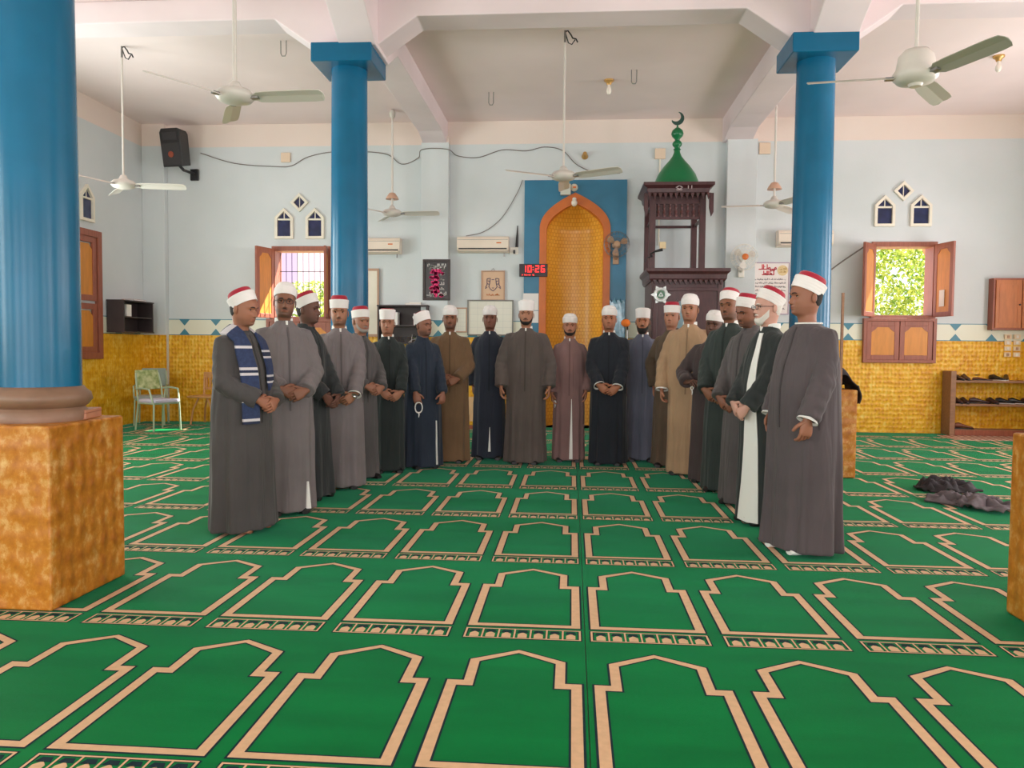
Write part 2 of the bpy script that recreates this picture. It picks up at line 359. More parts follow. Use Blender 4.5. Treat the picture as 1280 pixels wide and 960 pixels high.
def window_back(name, x0, x1, z0, z1, la, ra, low):
    t = struct(name)
    m = MB(); m.ring([(x0-.03, z0-.03), (x1+.03, z0-.03), (x1+.03, z1+.05), (x0-.03, z1+.05)], [(x0+.03, z0+.03), (x1-.03, z0+.03), (x1-.03, z1-.03), (x0+.03, z1-.03)], PB, -.28, .04)
    m.build('window_frame', M_WOODR, t, bevel=.004)
    w = (x1-x0)/2-.02
    leaf(t, 'shutter', (x0+.01, YB-.06, z0), w, z1-z0, la); leaf(t, 'shutter', (x1-.01, YB-.06, z0), w, z1-z0, ra, -1)
    # closed pair of shutters below the opening
    a, b, c, d = low
    m = MB(); m.ring([(a, c), (b, c), (b, d), (a, d)], [(a+.05, c+.05), (b-.05, c+.05), (b-.05, d-.05), (a+.05, d-.05)], PB, 0, .08); m.build('lower_frame', M_WOODR, t, bevel=.004)
    leaf(t, 'lower_shutter', (a+.055, YB-.045, c+.05), (b-a)/2-.06, d-c-.1, 0); leaf(t, 'lower_shutter', (b-.055, YB-.045, c+.05), (b-a)/2-.06, d-c-.1, 0, -1)
    return t
w1 = window_back('window_1', -5.12, -4.16, 1.8, 2.98, rad(-106), rad(103), (-5.24, -4.06, 1.1, 1.79))
m = MB()
for i in range(9): m.tube([(-5.08+i*.1, YB+.2, 1.82), (-5.08+i*.1, YB+.2, 2.94)], .006, 6)
m.tube([(-5.14, YB+.2, 2.62), (-4.2, YB+.2, 2.62)], .006, 6); m.build('window_grille', M_BLACK, w1)
w2 = window_back('window_2', 4.84, 5.80, 1.88, 3.04, rad(-130), rad(100), (4.70, 5.84, 1.14, 1.86))
m = MB(); m.mark(); m.box(-.28, -.16, .021, .026, .16, .42); m.xf(Matrix.Translation((5.79, YB-.06, 1.88)) @ Matrix.Rotation(rad(100), 4, 'Z')); pn = m.build('paper_notice', M_COTTON, w2)
def gothic(name, P, u0, u1, z0, zs, zt, glass_bar=True):
    t = struct(name); um = (u0+u1)/2; f = .045
    o = [(u0-f, z0-f), (u1+f, z0-f), (u1+f, zs+.02), (um, zt+f*1.3), (u0-f, zs+.02)]; i = [(u0, z0), (u1, z0), (u1, zs), (um, zt), (u0, zs)]
    m = MB(); m.ring(o, i, P, 0, .045); m.prism([(u0, zs-.03), (u1, zs-.03), (u1, zs), (u0, zs)], P, .0, .03); m.build('stone_surround', M_CREAM, t, bevel=.004)
    m = MB(); m.prism([(u0, z0), (u1, z0), (u1, zs-.03), (u0, zs-.03)], P, 0, .006); m.build('pane', M_GLASSB, t)
    m = MB(); m.prism([(u0, zs), (u1, zs), (um, zt)], P, 0, .006); m.build('pane', M_GLASSB, t)
    m = MB(); m.prism([(um-.008, zs), (um+.008, zs), (um+.008, zt), (um-.008, zt)], P, .006, .014); m.build('muntin', M_CREAM, t)
def diamond(name, P, u, z, r=.1):
    t = struct(name); o = [(u-r*1.6, z), (u, z-r*1.6), (u+r*1.6, z), (u, z+r*1.6)]; i = [(u-r, z), (u, z-r), (u+r, z), (u, z+r)]
    m = MB(); m.ring(o, i, P, 0, .045); m.build('stone_surround', M_CREAM, t, bevel=.004)
    m = MB(); m.prism(i, P, 0, .006); m.build('pane', M_GLASSB, t)
    m = MB(); m.prism([(u-.006, z-r), (u+.006, z-r), (u+.006, z+r), (u-.006, z+r)], P, .006, .014); m.build('muntin', M_CREAM, t)
gothic('window_3', PB, -5.05, -4.82, 3.20, 3.50, 3.62); gothic('window_4', PB, -4.51, -4.28, 3.20, 3.50, 3.62); diamond('window_5', PB, -4.665, 3.77)
gothic('window_6', PB, 4.88, 5.11, 3.38, 3.66, 3.78); gothic('window_7', PB, 5.44, 5.68, 3.38, 3.66, 3.78); diamond('window_8', PB, 5.28, 3.9)
gothic('window_9', PL, 11.38, 11.63, 3.24, 3.56, 3.70); gothic('window_10', PL, 10.72, 10.97, 3.24, 3.56, 3.70); diamond('window_11', PL, 11.17, 3.84)
# closed shuttered window on the left wall
t = struct('window_12')
m = MB(); m.ring([(10.3, 1.1), (11.8, 1.1), (11.8, 3.07), (10.3, 3.07)], [(10.4, 1.2), (11.7, 1.2), (11.7, 2.97), (10.4, 2.97)], PL, 0, .07); m.build('window_frame', M_WOODR, t, bevel=.004)
for u0 in (10.4, 11.06):
    for z0, z1 in ((1.2, 1.95), (1.99, 2.97)):
        m = MB(); w = .62; s = .09; h = z1-z0
        m.ring([(u0, z0), (u0+w, z0), (u0+w, z1), (u0, z1)], [(u0+s, z0+s), (u0+w-s, z0+s), (u0+w-s, z1-s), (u0+s, z1-s)], PL, .01, .05); o = m.build('shutter', M_WOODR, t, bevel=.004)
        m = MB(); a, b, c, d = u0+s, u0+w-s, z0+s, z1-s
        m.prism([(a, c), (b, c), (b, d-.1), (b-.08, d-.02), (a+.08, d-.02), (a, d-.1)], PL, .01, .035); m.build('shutter_panel', M_WOODO, o)

# open windows of the side walls: plain wooden frames with one mullion
wn = 13
for xw, ys in ((XL-.15, (-3.5, .2, 6.6, 9.3)), (XR+.15, (-3.5, .2, 4.4, 7.4, 10.4))):
    for c in ys:
        t = struct('window_%d' % wn); wn += 1; P_ = lambda u, z, d: (xw+d, u, z)
        m = MB(); m.ring([(c-.8, 1), (c+.8, 1), (c+.8, 3.6), (c-.8, 3.6)], [(c-.73, 1.07), (c+.73, 1.07), (c+.73, 3.53), (c-.73, 3.53)], P_, -.06, .06); m.build('window_frame', M_WOODR, t)
        box_part('mullion', M_WOODR, t, (xw-.03, xw+.03, c-.025, c+.025, 1.07, 3.53))

# ------------------------------------------------------------------ mihrab niche
t = struct('trim_16')
def arch(hw, zs, zt, cx=.022, n=14):
    """pointed arch outline, counter-clockwise from the right foot"""
    p = [(cx+hw, 0), (cx+hw, zs)]
    for i in range(1, n):
        k = i/n; p.append((cx+hw*(1-k**2.2), zs+(zt-zs)*k))
    p.append((cx, zt)); return p+[(2*cx-a, b) for a, b in reversed(p[:-1])]
aout = arch(.585, 3.30, 3.90); ain = arch(.47, 3.26, 3.73); H_ = len(aout)//2
m = MB()
m.prism([(.87, 0), (.87, 4.11), (.022, 4.11)]+[aout[k] for k in range(H_, -1, -1)], PB, 0, .05)
m.prism([(-.82, 0), (-.82, 4.11), (.022, 4.11)]+[aout[k] for k in range(H_, len(aout))], PB, 0, .05)
m.build('niche_panel', M_BLUEP, t)
m = MB(); m.ring(aout, ain, PB, -.3, .07); m.build('arch_band', M_ORANGE, t)
M_TILE = bpy.data.materials.new('gold_tile'); M_TILE.use_nodes = True
def _t():
    N = M_TILE.node_tree.nodes; L = M_TILE.node_tree.links; b = N['Principled BSDF']; b.inputs['Roughness'].default_value = .3
    tc = N.new('ShaderNodeTexCoord'); mp = N.new('ShaderNodeMapping'); mp.inputs['Rotation'].default_value = (PI/2, 0, 0); L.new(tc.outputs['Object'], mp.inputs[0])
    br = N.new('ShaderNodeTexBrick'); br.offset = .5; br.inputs['Scale'].default_value = 1; br.inputs['Brick Width'].default_value = .05; br.inputs['Row Height'].default_value = .06; br.inputs['Mortar Size'].default_value = .006
    br.inputs['Color1'].default_value = lin((250, 194, 84)); br.inputs['Color2'].default_value = lin((244, 182, 68)); br.inputs['Mortar'].default_value = lin((228, 160, 56)); L.new(mp.outputs[0], br.inputs[0]); L.new(br.outputs['Color'], b.inputs['Base Color'])
    bp = N.new('ShaderNodeBump'); bp.invert = True; bp.inputs['Strength'].default_value = .5; bp.inputs['Distance'].default_value = .008; L.new(br.outputs['Fac'], bp.inputs['Height']); L.new(bp.outputs[0], b.inputs['Normal'])
_t()
rings = []
for i in range(27):     # concave apse, narrowing to the point of the arch
    z = 3.3*i/12 if i < 13 else 3.3+.43*(i-12)/14; k = min(1, max(0, (z-3.3)/.43)); hw = max(.01, .475*(1-k**2.2))
    rings.append([(.022+hw*math.cos(a), YB+.02+.45*(hw/.475)*math.sin(a)**.9 if math.sin(a) > 0 else YB+.02, z) for a in [PI*j/24 for j in range(25)]])
m = MB(); vs_ = [p for r in rings for p in r]; m.add(vs_, [(i*25+j, i*25+j+1, (i+1)*25+j+1, (i+1)*25+j) for i in range(26) for j in range(24)]); m.build('niche_apse', M_TILE, t, smooth=True, fix=False)
m = MB(); m.box(-.7, .75, YB+.56, YB+.6, -.012, 4); m.box(-.7, -.62, YB+.3, YB+.6, -.012, 4); m.box(.67, .75, YB+.3, YB+.6, -.012, 4); m.box(-.7, .75, YB+.3, YB+.6, 3.95, 4.02); m.build('niche_backing', M_CREAM, t)

# ------------------------------------------------------------------ people
def interp(tab, x):
    return np.interp(x, [a for a, b in tab], [b for a, b in tab])
FRONT = [(-.09,.05),(-.05,.047),(-.012,.055),(-.004,.074),(.004,.086),(.014,.092),(.03,.0935),(.05,.096),(.07,.096),(.095,.095),(.115,.093),(.135,.097),(.16,.095),(.185,.082),(.205,.06),(.218,.034),(.225,.004)]
BACK = [(-.09,.062),(-.04,.058),(0,.062),(.03,.07),(.07,.086),(.11,.098),(.15,.1),(.18,.09),(.205,.066),(.218,.038),(.225,.004)]
WIDE = [(-.09,.062),(-.05,.056),(-.01,.054),(.004,.056),(.02,.061),(.045,.068),(.08,.0735),(.115,.0755),(.15,.075),(.18,.067),(.205,.048),(.218,.028),(.225,.003)]
def gs(x, s): return np.exp(-(x/s)**2)
def head_pt(phi, hz, hp):
    """surface of the head: phi = 0 at the nose, hz = height above the chin"""
    c, s = np.cos(phi), np.sin(phi); w = interp(WIDE, hz)*hp['wide']; f = interp(FRONT, hz); b = interp(BACK, hz)
    x = w*np.sign(s)*np.abs(s)**.92; y = np.where(c > 0, -f*np.abs(c)**.8, b*np.abs(c)**.9)
    fr = np.clip(c*3, 0, 1); ax = np.abs(x); d = 0
    nose = np.clip(np.interp(hz, [.060,.066,.074,.100,.122], [0,.014,.025,.012,0]), 0, 1)*hp['nose']; nw = np.interp(hz, [.06,.075,.11], [.015,.013,.008])
    d = d+nose*gs(ax, nw)-.012*gs(ax-.031, .016)*gs(hz-.113, .013)+.006*gs(hz-.133, .008)*gs(x, .052)
    d = d+.005*gs(hz-.044, .013)*gs(x, .024)-.004*gs(hz-.0435, .0022)*gs(x, .022)+.005*gs(hz-.012, .012)*gs(x, .02)-.003*gs(hz-.027, .006)*gs(x, .02)
    d = d+.005*hp['cheek']*gs(ax-.043, .017)*gs(hz-.083, .02)
    return x, y-d*fr, hz
PHI = np.concatenate([np.linspace(-PI, -1.15, 11)[:-1], np.linspace(-1.15, 1.15, 43), np.linspace(1.15, PI, 11)[1:-1]])
HZ = np.concatenate([np.linspace(-.06, -.012, 4), np.linspace(-.006, .03, 9), np.linspace(.034, .14, 34), np.linspace(.15, .2, 6), [.21, .218, .2235]])
M_FABRIC = {}
def fabric(rgb):
    k = 'robe_%d_%d_%d' % rgb
    if k in MATS: return MATS[k]
    m = mat(k, rgb, .82, var=.1, scale=3, bump=.22, bscale=220, sheen=.12, spec=.25, detail=5, dist=.004)
    N = m.node_tree.nodes; L = m.node_tree.links; old = [n for n in N if n.type == 'BUMP'][0]
    tc = N.new('ShaderNodeTexCoord'); mp = N.new('ShaderNodeMapping'); mp.inputs['Scale'].default_value = (11, 11, 1.6); L.new(tc.outputs['Object'], mp.inputs[0])
    n = N.new('ShaderNodeTexNoise'); n.inputs['Scale'].default_value = 1; n.inputs['Detail'].default_value = 2; n.inputs['Distortion'].default_value = .6; L.new(mp.outputs[0], n.inputs['Vector'])
    b = N.new('ShaderNodeBump'); b.inputs['Strength'].default_value = .55; b.inputs['Distance'].default_value = .05; L.new(n.outputs['Fac'], b.inputs['Height']); L.new(b.outputs[0], old.inputs['Normal'])
    return m
def ik(Sp, Wp, l1, l2, pole):
    d = Wp-Sp; L = min(d.length, (l1+l2)*.999); n = d.normalized(); a = (l1*l1-l2*l2+L*L)/(2*L); h = math.sqrt(max(0, l1*l1-a*a))
    p = pole-n*pole.dot(n); p.normalize(); return Sp+n*a+p*h, Sp+n*L
def hand(mb, wrist, d, n, side, curl, sc=1.0, thumb_in=.35):
    """palm and five separate bent fingers; d = finger direction, n = palm normal, side = +1 if the thumb lies along d x n"""
    d = d.normalized(); n = (n-d*n.dot(d)).normalized(); l = d.cross(n).normalized()*side
    def el(c, a, b, ax, ay, k=12): return [c+ax*(a*math.cos(2*PI*j/k))+ay*(b*math.sin(2*PI*j/k)) for j in range(k)]
    prof = [(-.05,.027,.021),(-.02,.026,.019),(0,.028,.019),(.02,.036,.018),(.045,.042,.016),(.07,.043,.0145),(.088,.040,.011),(.093,.034,.007)]
    mb.loft([el(wrist+d*(t*sc), a*sc, b*sc, l, n) for t, a, b in prof])
    for i, (off, ln, r) in enumerate(((.030,.070,.0095),(.0105,.078,.0098),(-.0095,.073,.0092),(-.029,.057,.0082))):
        p = wrist+(d*.078+l*off)*sc; dr = (d+l*off*2.2).normalized(); path = [p-dr*.012*sc, p]; rs = [r*sc, r*sc*1.04]; nn = n
        for q, fr in enumerate((.45, .31, .24)):
            c = curl[q]*(1+.12*i-.15); dn = dr*math.cos(c)+nn*math.sin(c); nn = nn*math.cos(c)-dr*math.sin(c); dr = dn
            p = p+dr*(ln*fr*.55*sc); path.append(p); rs.append(r*sc*(.98-.06*q)); p = p+dr*(ln*fr*.45*sc); path.append(p); rs.append(r*sc*(1-.06*q) if q < 2 else r*sc*.6)
        mb.tube(path, rs, 8)
    p = wrist+(d*.018+l*.026)*sc; a = (d*.62+l*.72+n*thumb_in).normalized(); b = (d*.9+l*.3+n*(thumb_in+.15)).normalized()
    mb.tube([p-a*.014*sc, p, p+a*.02*sc, p+a*.04*sc, p+a*.042*sc+b*.014*sc, p+a*.042*sc+b*.028*sc, p+a*.042*sc+b*.035*sc], [v*sc for v in (.013,.0135,.0125,.0105,.0105,.0095,.006)], 8)
    return wrist+(d*.085+n*.03)*sc
def patch(mb, pts):
    """closed thin shell over a grid of surface points (already offset; borders sink under the skin)"""
    r = len(pts); c = len(pts[0]); o = mb.add([p for row in pts for p in row], [(i*c+j, i*c+j+1, (i+1)*c+j+1, (i+1)*c+j) for i in range(r-1) for j in range(c-1)])
def person(label, x, y, top, yaw, head=(0, 0, 0), robe=(60, 60, 62), skin=(150, 100, 76), hat='white', pose='clasp', feet='black', beard=None, hem=.235, sh=.205, belly=0, collar='white', stub=.0, tilt=12, wide=1.0, nose=1.0, cheek=1.0, hands=None, seed=0, vox=.012, hatk=1.0, hair=None, placket=True, cuff=False, dep=1.0, wd=1.0):
    st = top/1.795 if hat != 'white' else top/1.80
    t = thing('person', label, 'person', (x, y, 0), rad(yaw)); R = random.Random(seed*13+5)
    hp = dict(wide=wide, nose=nose, cheek=cheek)
    def sc(p): return (p[0]*st, p[1]*st, p[2]*st)
    # ---- head transform (about the neck)
    piv = Vector((0, .012, 1.50)); HM = Matrix.Rotation(rad(head[0]), 3, 'Z') @ Matrix.Rotation(rad(head[1]), 3, 'X') @ Matrix.Rotation(rad(head[2]), 3, 'Y')
    def hd(p, w=1.0):
        v = Vector(p)+Vector((0, -.012, 1.525)); q = piv+HM @ (v-piv); return v.lerp(q, w)
    # ---- body: torso, neck and head in one loft
    mb = MB(); rings = []; n = len(PHI); tint = []
    base = np.array(lin(skin)[:3]); lips = base*np.array([.92, .66, .64]); st_c = base*(1-stub)+np.array(lin((58, 50, 46))[:3])*stub
    for z, a, b in ((.80,.10,.07),(1.0,.115,.075),(1.2,.125,.08),(1.34,.125,.075),(1.40,.115,.07),(1.435,.085,.066),(1.455,.068,.062)):
        rings.append([sc((a*math.sin(p), -b*math.cos(p)+.012, z)) for p in PHI]); tint += [base]*n
    for hz in HZ:
        X, Y, Z = head_pt(PHI, np.full(n, hz), hp); w = min(1, max(0, (hz+.06)/.05)); rings.append([sc(hd((a, b, hz), w)) for a, b in zip(X, Y)])
        for p, a in zip(PHI, X):
            c = base.copy()
            if math.cos(p) > 0:
                k = float(gs(hz-.043, .0085)*gs(a, .021))*.9; c = c*(1-k)+lips*k; k = float(gs(hz-.0432, .0022)*gs(a, .021))*.55; c = c*(1-k); k = float(gs(hz-.0655, .003)*gs(abs(a)-.008, .005))*.6; c = c*(1-k)  # lip colour, then mouth-line and nostril shadow painted into the tint
                if stub: g = (1 if hz < .034 else (1-min(1, max(0, (hz-.034)/.03)))*(1 if abs(a) > .028 else .0)+float(gs(hz-.058, .006)*gs(a, .024))); g = min(1, max(0, g))*(1 if hz > -.012 else .3); c = c*(1-g)+st_c*g
            tint.append(c)
    mb.loft(rings)
    for s in (-1, 1):       # ears
        k = len(mb.v); e = []
        for i in range(7):
            a = PI*(i+.25)/6.5; e.append([sc(hd((s*(.071*wide+.011*math.sin(a)*(.55+.45*math.cos(q))+.006), .012+.017*math.sin(a)*math.sin(q)*1.0+.004*i/6, .098-.032*math.cos(a)))) for q in [2*PI*j/10 for j in range(10)]])
        mb.loft(e)
    # ---- arms and hands
    arm = {}
    A = {'clasp': dict(w=((-.085, -.235, .97), (.085, -.25, .955)), d=((.85, -.25, -.35), (-.85, -.3, -.35)), n=((.15, .9, -.2), (-.15, .9, -.2)), curl=(.5, .7, .5)),
         'low': dict(w=((-.10, -.235, .90), (.10, -.25, .885)), d=((.75, -.15, -.6), (-.75, -.2, -.6)), n=((.2, .9, 0), (-.2, .9, 0)), curl=(.45, .6, .5)),
         'sides': dict(w=((-.275, -.06, .86), (.275, -.06, .86)), d=((.02, -.12, -1), (-.02, -.12, -1)), n=((1, .1, 0), (-1, .1, 0)), curl=(.5, .65, .5)),
         'holdR': dict(w=((-.19, -.22, 1.04), (.25, -.04, .86)), d=((.7, -.5, .1), (-.02, -.12, -1)), n=((.2, .4, -.9), (-1, .1, 0)), curl=(.6, .7, .5)),
         'front': dict(w=((-.15, -.24, .86), (.17, -.22, .86)), d=((.15, -.25, -.9), (-.1, -.2, -.9)), n=((.4, .9, -.1), (-.4, .9, -.1)), curl=(.6, .8, .6))}[pose]
    if hands: A = dict(A); A.update(hands)
    for i, s in enumerate((-1, 1)):
        Sp = Vector((s*.160*wd, .012, 1.375)); E, Wr = ik(Sp, Vector(A['w'][i]), .30, .265, Vector((s*.9, .75, -.25)))
        arm[s] = (Sp, E, Wr)
        if pose == 'side_hidden' : continue
        mb.mark(); a = (E-Sp).normalized(); b = (Wr-E).normalized()
        mb.tube([Sp, Sp.lerp(E, .5), E, E.lerp(Wr, .4), Wr-b*.01], [.042, .04, .034, .036, .026], 10)
        tip = hand(mb, Wr, Vector(A['d'][i]), Vector(A['n'][i]), -s, A['curl'], 1.06)
        arm[s] += (tip,)
        mb.xf(Matrix.Scale(st, 4))
    # ---- legs and feet
    for s in (-1, 1):
        mb.mark(); mb.tube([(s*.075, .01, .86), (s*.082, -.005, .5), (s*.085, .015, .3), (s*.088, .03, .09), (s*.088, .03, .05)], [.07, .05, .048, .034, .036], 12)
        fx = s*.1
        mb.loft([[(fx+s*o+w*math.cos(q), yy, max(.004, zc+h*math.sin(q))) for q in [2*PI*j/12 for j in range(12)]] for yy, w, h, zc, o in ((.07, .016, .02, .03, -.012), (.055, .03, .04, .04, -.012), (.02, .035, .055, .05, -.01), (-.04, .036, .045, .04, -.004), (-.10, .042, .028, .03, .004), (-.15, .04, .02, .022, .008), (-.175, .026, .013, .016, .006))])
        mb.xf(Matrix.Scale(st, 4))
    body = mb.build('body', M_SKIN, t, smooth=True, angle=80)
    at = body.data.color_attributes.new('tint', 'FLOAT_COLOR', 'POINT'); full = np.ones((len(mb.v), 4), dtype=np.float32); full[:, :3] = base; full[:len(tint), :3] = np.array(tint); at.data.foreach_set('color', full.ravel())
    # ---- eyes, brows, beard, hair
    for s in (-1, 1):
        m = MB(); p0 = math.asin(min(1, .031/(.0735*wide))); X, Y, Z = head_pt(np.array([s*.42]), np.array([.1135]), hp); c = Vector((s*.031*wide, float(Y[0])+.0040, .1135))
        m.ball((0, 0, 0), 1, 12, (.0135, .0075, .0050)); m.k = 1; m.ball((0, -.0052, 0), 1, 10, (.0066, .0042, .0050)); m.tube([(-.0145, -.001, -.0005), (-.008, -.0062, .0042), (0, -.0082, .0056), (.008, -.0062, .0044), (.0145, -.001, .0)], [.0012, .0022, .0024, .0022, .0012], 6)
        m.v = [sc(hd(Vector(v)+c)) for v in m.v]; m.build('eye', [M_EYEW, M_IRIS], t, smooth=True)
        m = MB(); g = []
        hm = {'grey': M_HAIRG, 'white': M_HAIRW}.get(hair, M_HAIRB)
        for i, k in enumerate((-.003, .005, .005, -.003)):
            row = []
            for j in range(9):
                u = j/8; ph = s*(.16+.50*u); hz = .1265+.010*math.sin(PI*(.25+.6*u))+(i-1.5)*.0036*(1.25-.6*u); X, Y, Z = head_pt(np.array([ph]), np.array([hz]), hp); e = k if 0 < j < 8 else -.003
                row.append(sc(hd((float(X[0])*(1+e*2), float(Y[0])-e, hz))))
            g.append(row)
        patch(m, g); m.build('eyebrow', hm, t, smooth=True)
    def shell(name, ph, lo, hi, off, mt, drop=0, nu=25, nv=9):
        m = MB(); g = []
        for i in range(nv):
            v = i/(nv-1); row = []
            for j in range(nu):
                u = j/(nu-1); p = ph[0]+(ph[1]-ph[0])*u; hz = lo(p)*(1-v)+hi(p)*v; X, Y, Z = head_pt(np.array([p]), np.array([hz]), hp)
                e = off*min(1, 4*min(v if not drop else v+.3, 1-v, u, 1-u))-.003*(1 if min(v if not drop else 1, 1-v, u, 1-u) < .01 else 0); dn = drop*(1-v)**1.6*max(0, math.cos(p))
                a, b = float(X[0]), float(Y[0]); r_ = math.hypot(a, b) or 1
                row.append(sc(hd((a+a/r_*e, b+b/r_*e-dn*.15, hz-dn))))
            g.append(row)
        if drop: g.insert(0, [tuple(Vector(q)*.35+Vector(sc(hd((0, -.04, -.015-drop*.35))))*.65) for q in g[0]])
        patch(m, g); return m.build(name, mt, t, smooth=True, angle=180)
    if beard:
        col, off, drop = beard; bm_ = {'black': M_HAIRB, 'grey': M_HAIRG, 'white': M_HAIRW}[col]
        shell('beard', (-1.42, 1.42), lambda p: -.010+.055*(abs(p)/1.42)**2.4, lambda p: .033+.07*(max(0, abs(p)-.36)/1.06)**1.9, off, bm_, drop, 41, 13)
        shell('moustache', (-.40, .40), lambda p: .051-.02*max(0, abs(p)-.2), lambda p: .0625-.03*max(0, abs(p)-.1), .005, bm_, 0, 13, 5)
    elif stub >= .45: shell('moustache', (-.36, .36), lambda p: .052-.012*max(0, abs(p)-.2), lambda p: .061-.03*max(0, abs(p)-.1), .003, hm, 0, 13, 5)
    shell('hair', (1.55, 2*PI-1.55), lambda p: .035+.05*abs(math.cos(p/2+PI/2-PI/2))*1.0 if False else (.04 if abs(p-PI) < 1.0 else .04+.05*(abs(p-PI)-1.0)/.6), lambda p: .155, .006, hm, 0, 25, 9)
    # ---- turban
    TM = Matrix.Rotation(rad(-tilt), 3, 'X'); hc = Vector((0, .004, .160-.0004*tilt))
    def tq(r, z, q, ex=1.0): return sc(hd(hc+TM @ Vector((.083*wide*hatk*r*math.sin(q), -.103*hatk*r*math.cos(q), z))))
    def turn(name, prof, mt, k=40):
        m = MB(); m.loft([[tq(r, z, 2*PI*j/k) for j in range(k)] for r, z in prof]); return m.build(name, mt, t, smooth=True, angle=70)
    if hat == 'red':
        pr = [(.80, .0)]+[(1.0+.06*i/16+.013*abs(math.sin(i*PI/4)), -.012+.078*i/16) for i in range(17)]+[(1.0, .068), (.9, .060)]
        turn('turban_wrap', pr, M_TURB); turn('tarboush', [(.5, .02), (.95, .03), (.93, .07), (.86, .098), (.78, .106), (.4, .109), (.05, .109)], M_TARB)
    elif hat == 'flat':
        pr = [(.80, .0)]+[(1.0+.07*i/16+.013*abs(math.sin(i*PI/4)), -.012+.106*i/16) for i in range(17)]+[(1.0, .098), (.9, .100)]
        turn('turban_wrap', pr, M_TURB); turn('tarboush', [(.5, .02), (.93, .03), (.9, .10), (.84, .107), (.4, .109), (.05, .109)], M_TARB if collar != 'x' else M_TURB)
    else:
        pr = [(.80, .0)]+[(1.0+.05*math.sin(PI*i/18)+.012*abs(math.sin(i*PI/4)), -.012+.066*i/16) for i in range(17)]
        turn('turban_wrap', pr+[(.93, .066), (.84, .070)], M_TURB); turn('turban_crown', [(.5, .02), (.92, .05), (.88, .078), (.74, .094), (.5, .103), (.22, .107), (.03, .109)], M_TURB)
    # ---- robe
    q1, q2, q3 = (R.uniform(0, 6) for _ in range(3)); nf = R.choice((8, 9, 10))
    ra = [(.022, hem), (.3, hem*.96), (.62, hem*.9+.012), (.9, max(sh, hem*.88)), (1.1, sh*.985), (1.26, sh), (1.32, sh*.98), (1.37, sh*.90), (1.41, sh*.74), (1.437, sh*.57), (1.455, .088), (1.472, .071), (1.495, .064)]
    db = [(.022, .2*dep), (.3, .188*dep), (.62, .172*dep+belly*.3), (.9, .160*dep+belly*.85), (1.05, .152*dep+belly), (1.2, .148*dep+belly*.5), (1.32, .135), (1.39, .115), (1.425, .098), (1.45, .084), (1.468, .075), (1.482, .066), (1.495, .062)]
    def robe_pt(q, z, off=0):
        a = float(interp(ra, z)); b = float(interp(db, z)); am = max(0, (1.15-z)/1.15)
        k = 1+am*(.10*math.cos(nf*q+q1+.8*z)*(.6+.4*math.cos(2*q+q3))+.035*math.cos(3*q+q2)+.045*math.cos((nf+5)*q+q3-1.2*z))+.006*math.cos(5*q+9*z+q2)
        s_, c_ = math.sin(q), math.cos(q); back = .82 if c_ < 0 else 1.0
        return Vector((math.copysign(abs(s_)**.86, s_)*(a*k+off), -math.copysign(abs(c_)**.9, c_)*(b*k*back+off), z))
    m = MB(); zz = [.022, .026]+[.06+.055*i for i in range(25)]+[1.405, 1.425, 1.44, 1.452, 1.462]+([1.472, 1.482, 1.492] if collar else [])
    m.loft([[sc(robe_pt(2*PI*j/88, z)) for j in range(88)] for z in zz])
    for s in (-1, 1):
        Sp, E, Wr = arm[s][:3]; b = (Wr-E).normalized(); a = (E-Sp).normalized(); cw = Wr-b*.004
        P = [Vector((s*.06, .005, 1.395)), Sp+Vector((s*.004, 0, 0)), Sp.lerp(E, .35), Sp.lerp(E, .7), E, E.lerp(cw, .3), E.lerp(cw, .65), cw]; RR = [v*min(1, .25+.75*wd) for v in (.045, .066, .078, .078, .077, .074, .073, .076)]
        P2, R2 = [], []
        for i in range(len(P)-1):
            for k in range(4): u = k/4; P2.append(P[i].lerp(P[i+1], u)); R2.append((RR[i]*(1-u)+RR[i+1]*u)*(1+.055*math.sin((i*4+k)*1.7+q1+.6*math.sin(i+k))*(1 if i > 1 else 0)))
        P2 += [P[-1], P[-1]-b*.05]; R2 += [RR[-1], .05]
        m.tube([sc(p) for p in P2], [r*st*.98 for r in R2], 18)
    rb = m.build('robe', fabric(robe), t, smooth=True, angle=180)
    md = rb.modifiers.new('weld', 'REMESH'); md.mode = 'VOXEL'; md.voxel_size = vox; md.use_smooth_shade = True
    md = rb.modifiers.new('soft', 'SMOOTH'); md.iterations = 3; md.factor = .5
    def strip(name, mt, z0, z1, w0, w1, q0=0, off=.006, w2=None, nz=26, q0b=None):
        m = MB(); rows = []
        for i in range(nz+1):
            u = i/nz; z = z0+(z1-z0)*u; w = w0+(w1-w0)*u; q = q0 if q0b is None else q0+(q0b-q0)*u; a = float(interp(ra, z)); dq = w/a/2
            rows.append([sc(robe_pt(q-dq, z, -.012)), sc(robe_pt(q-dq, z, off)), sc(robe_pt(q, z, off+.001)), sc(robe_pt(q+dq, z, off)), sc(robe_pt(q+dq, z, -.012))])
        m.loft(rows); return m.build(name, mt, t, smooth=True, angle=50)
    dark = tuple(int(v*.82) for v in robe)
    if placket: strip('placket', fabric(dark), .80, 1.44, .008, .008, 0, .004)
    strip('pocket_welt', fabric(dark), .80, .96, .012, .012, 1.15, .004)
    if collar:
        cm = M_COTTON if collar in ('white', 'x') else fabric(robe)
        m = MB(); m.loft([[sc((r*1.0*math.sin(q), -r*1.02*math.cos(q)+.008, z-.016*max(0, math.cos(q))**2)) for q in [2*PI*j/32 for j in range(32)]] for r, z in ((.067, 1.475), (.0695, 1.487), (.0675, 1.512), (.064, 1.514), (.062, 1.487))]); m.build('collar', cm, t, smooth=True)
        m = MB(); m.box(-.008, .008, -.081, -.06, 1.45, 1.488); m.v = [sc(v) for v in m.v]; m.build('collar_tab', cm, t, bevel=.003)
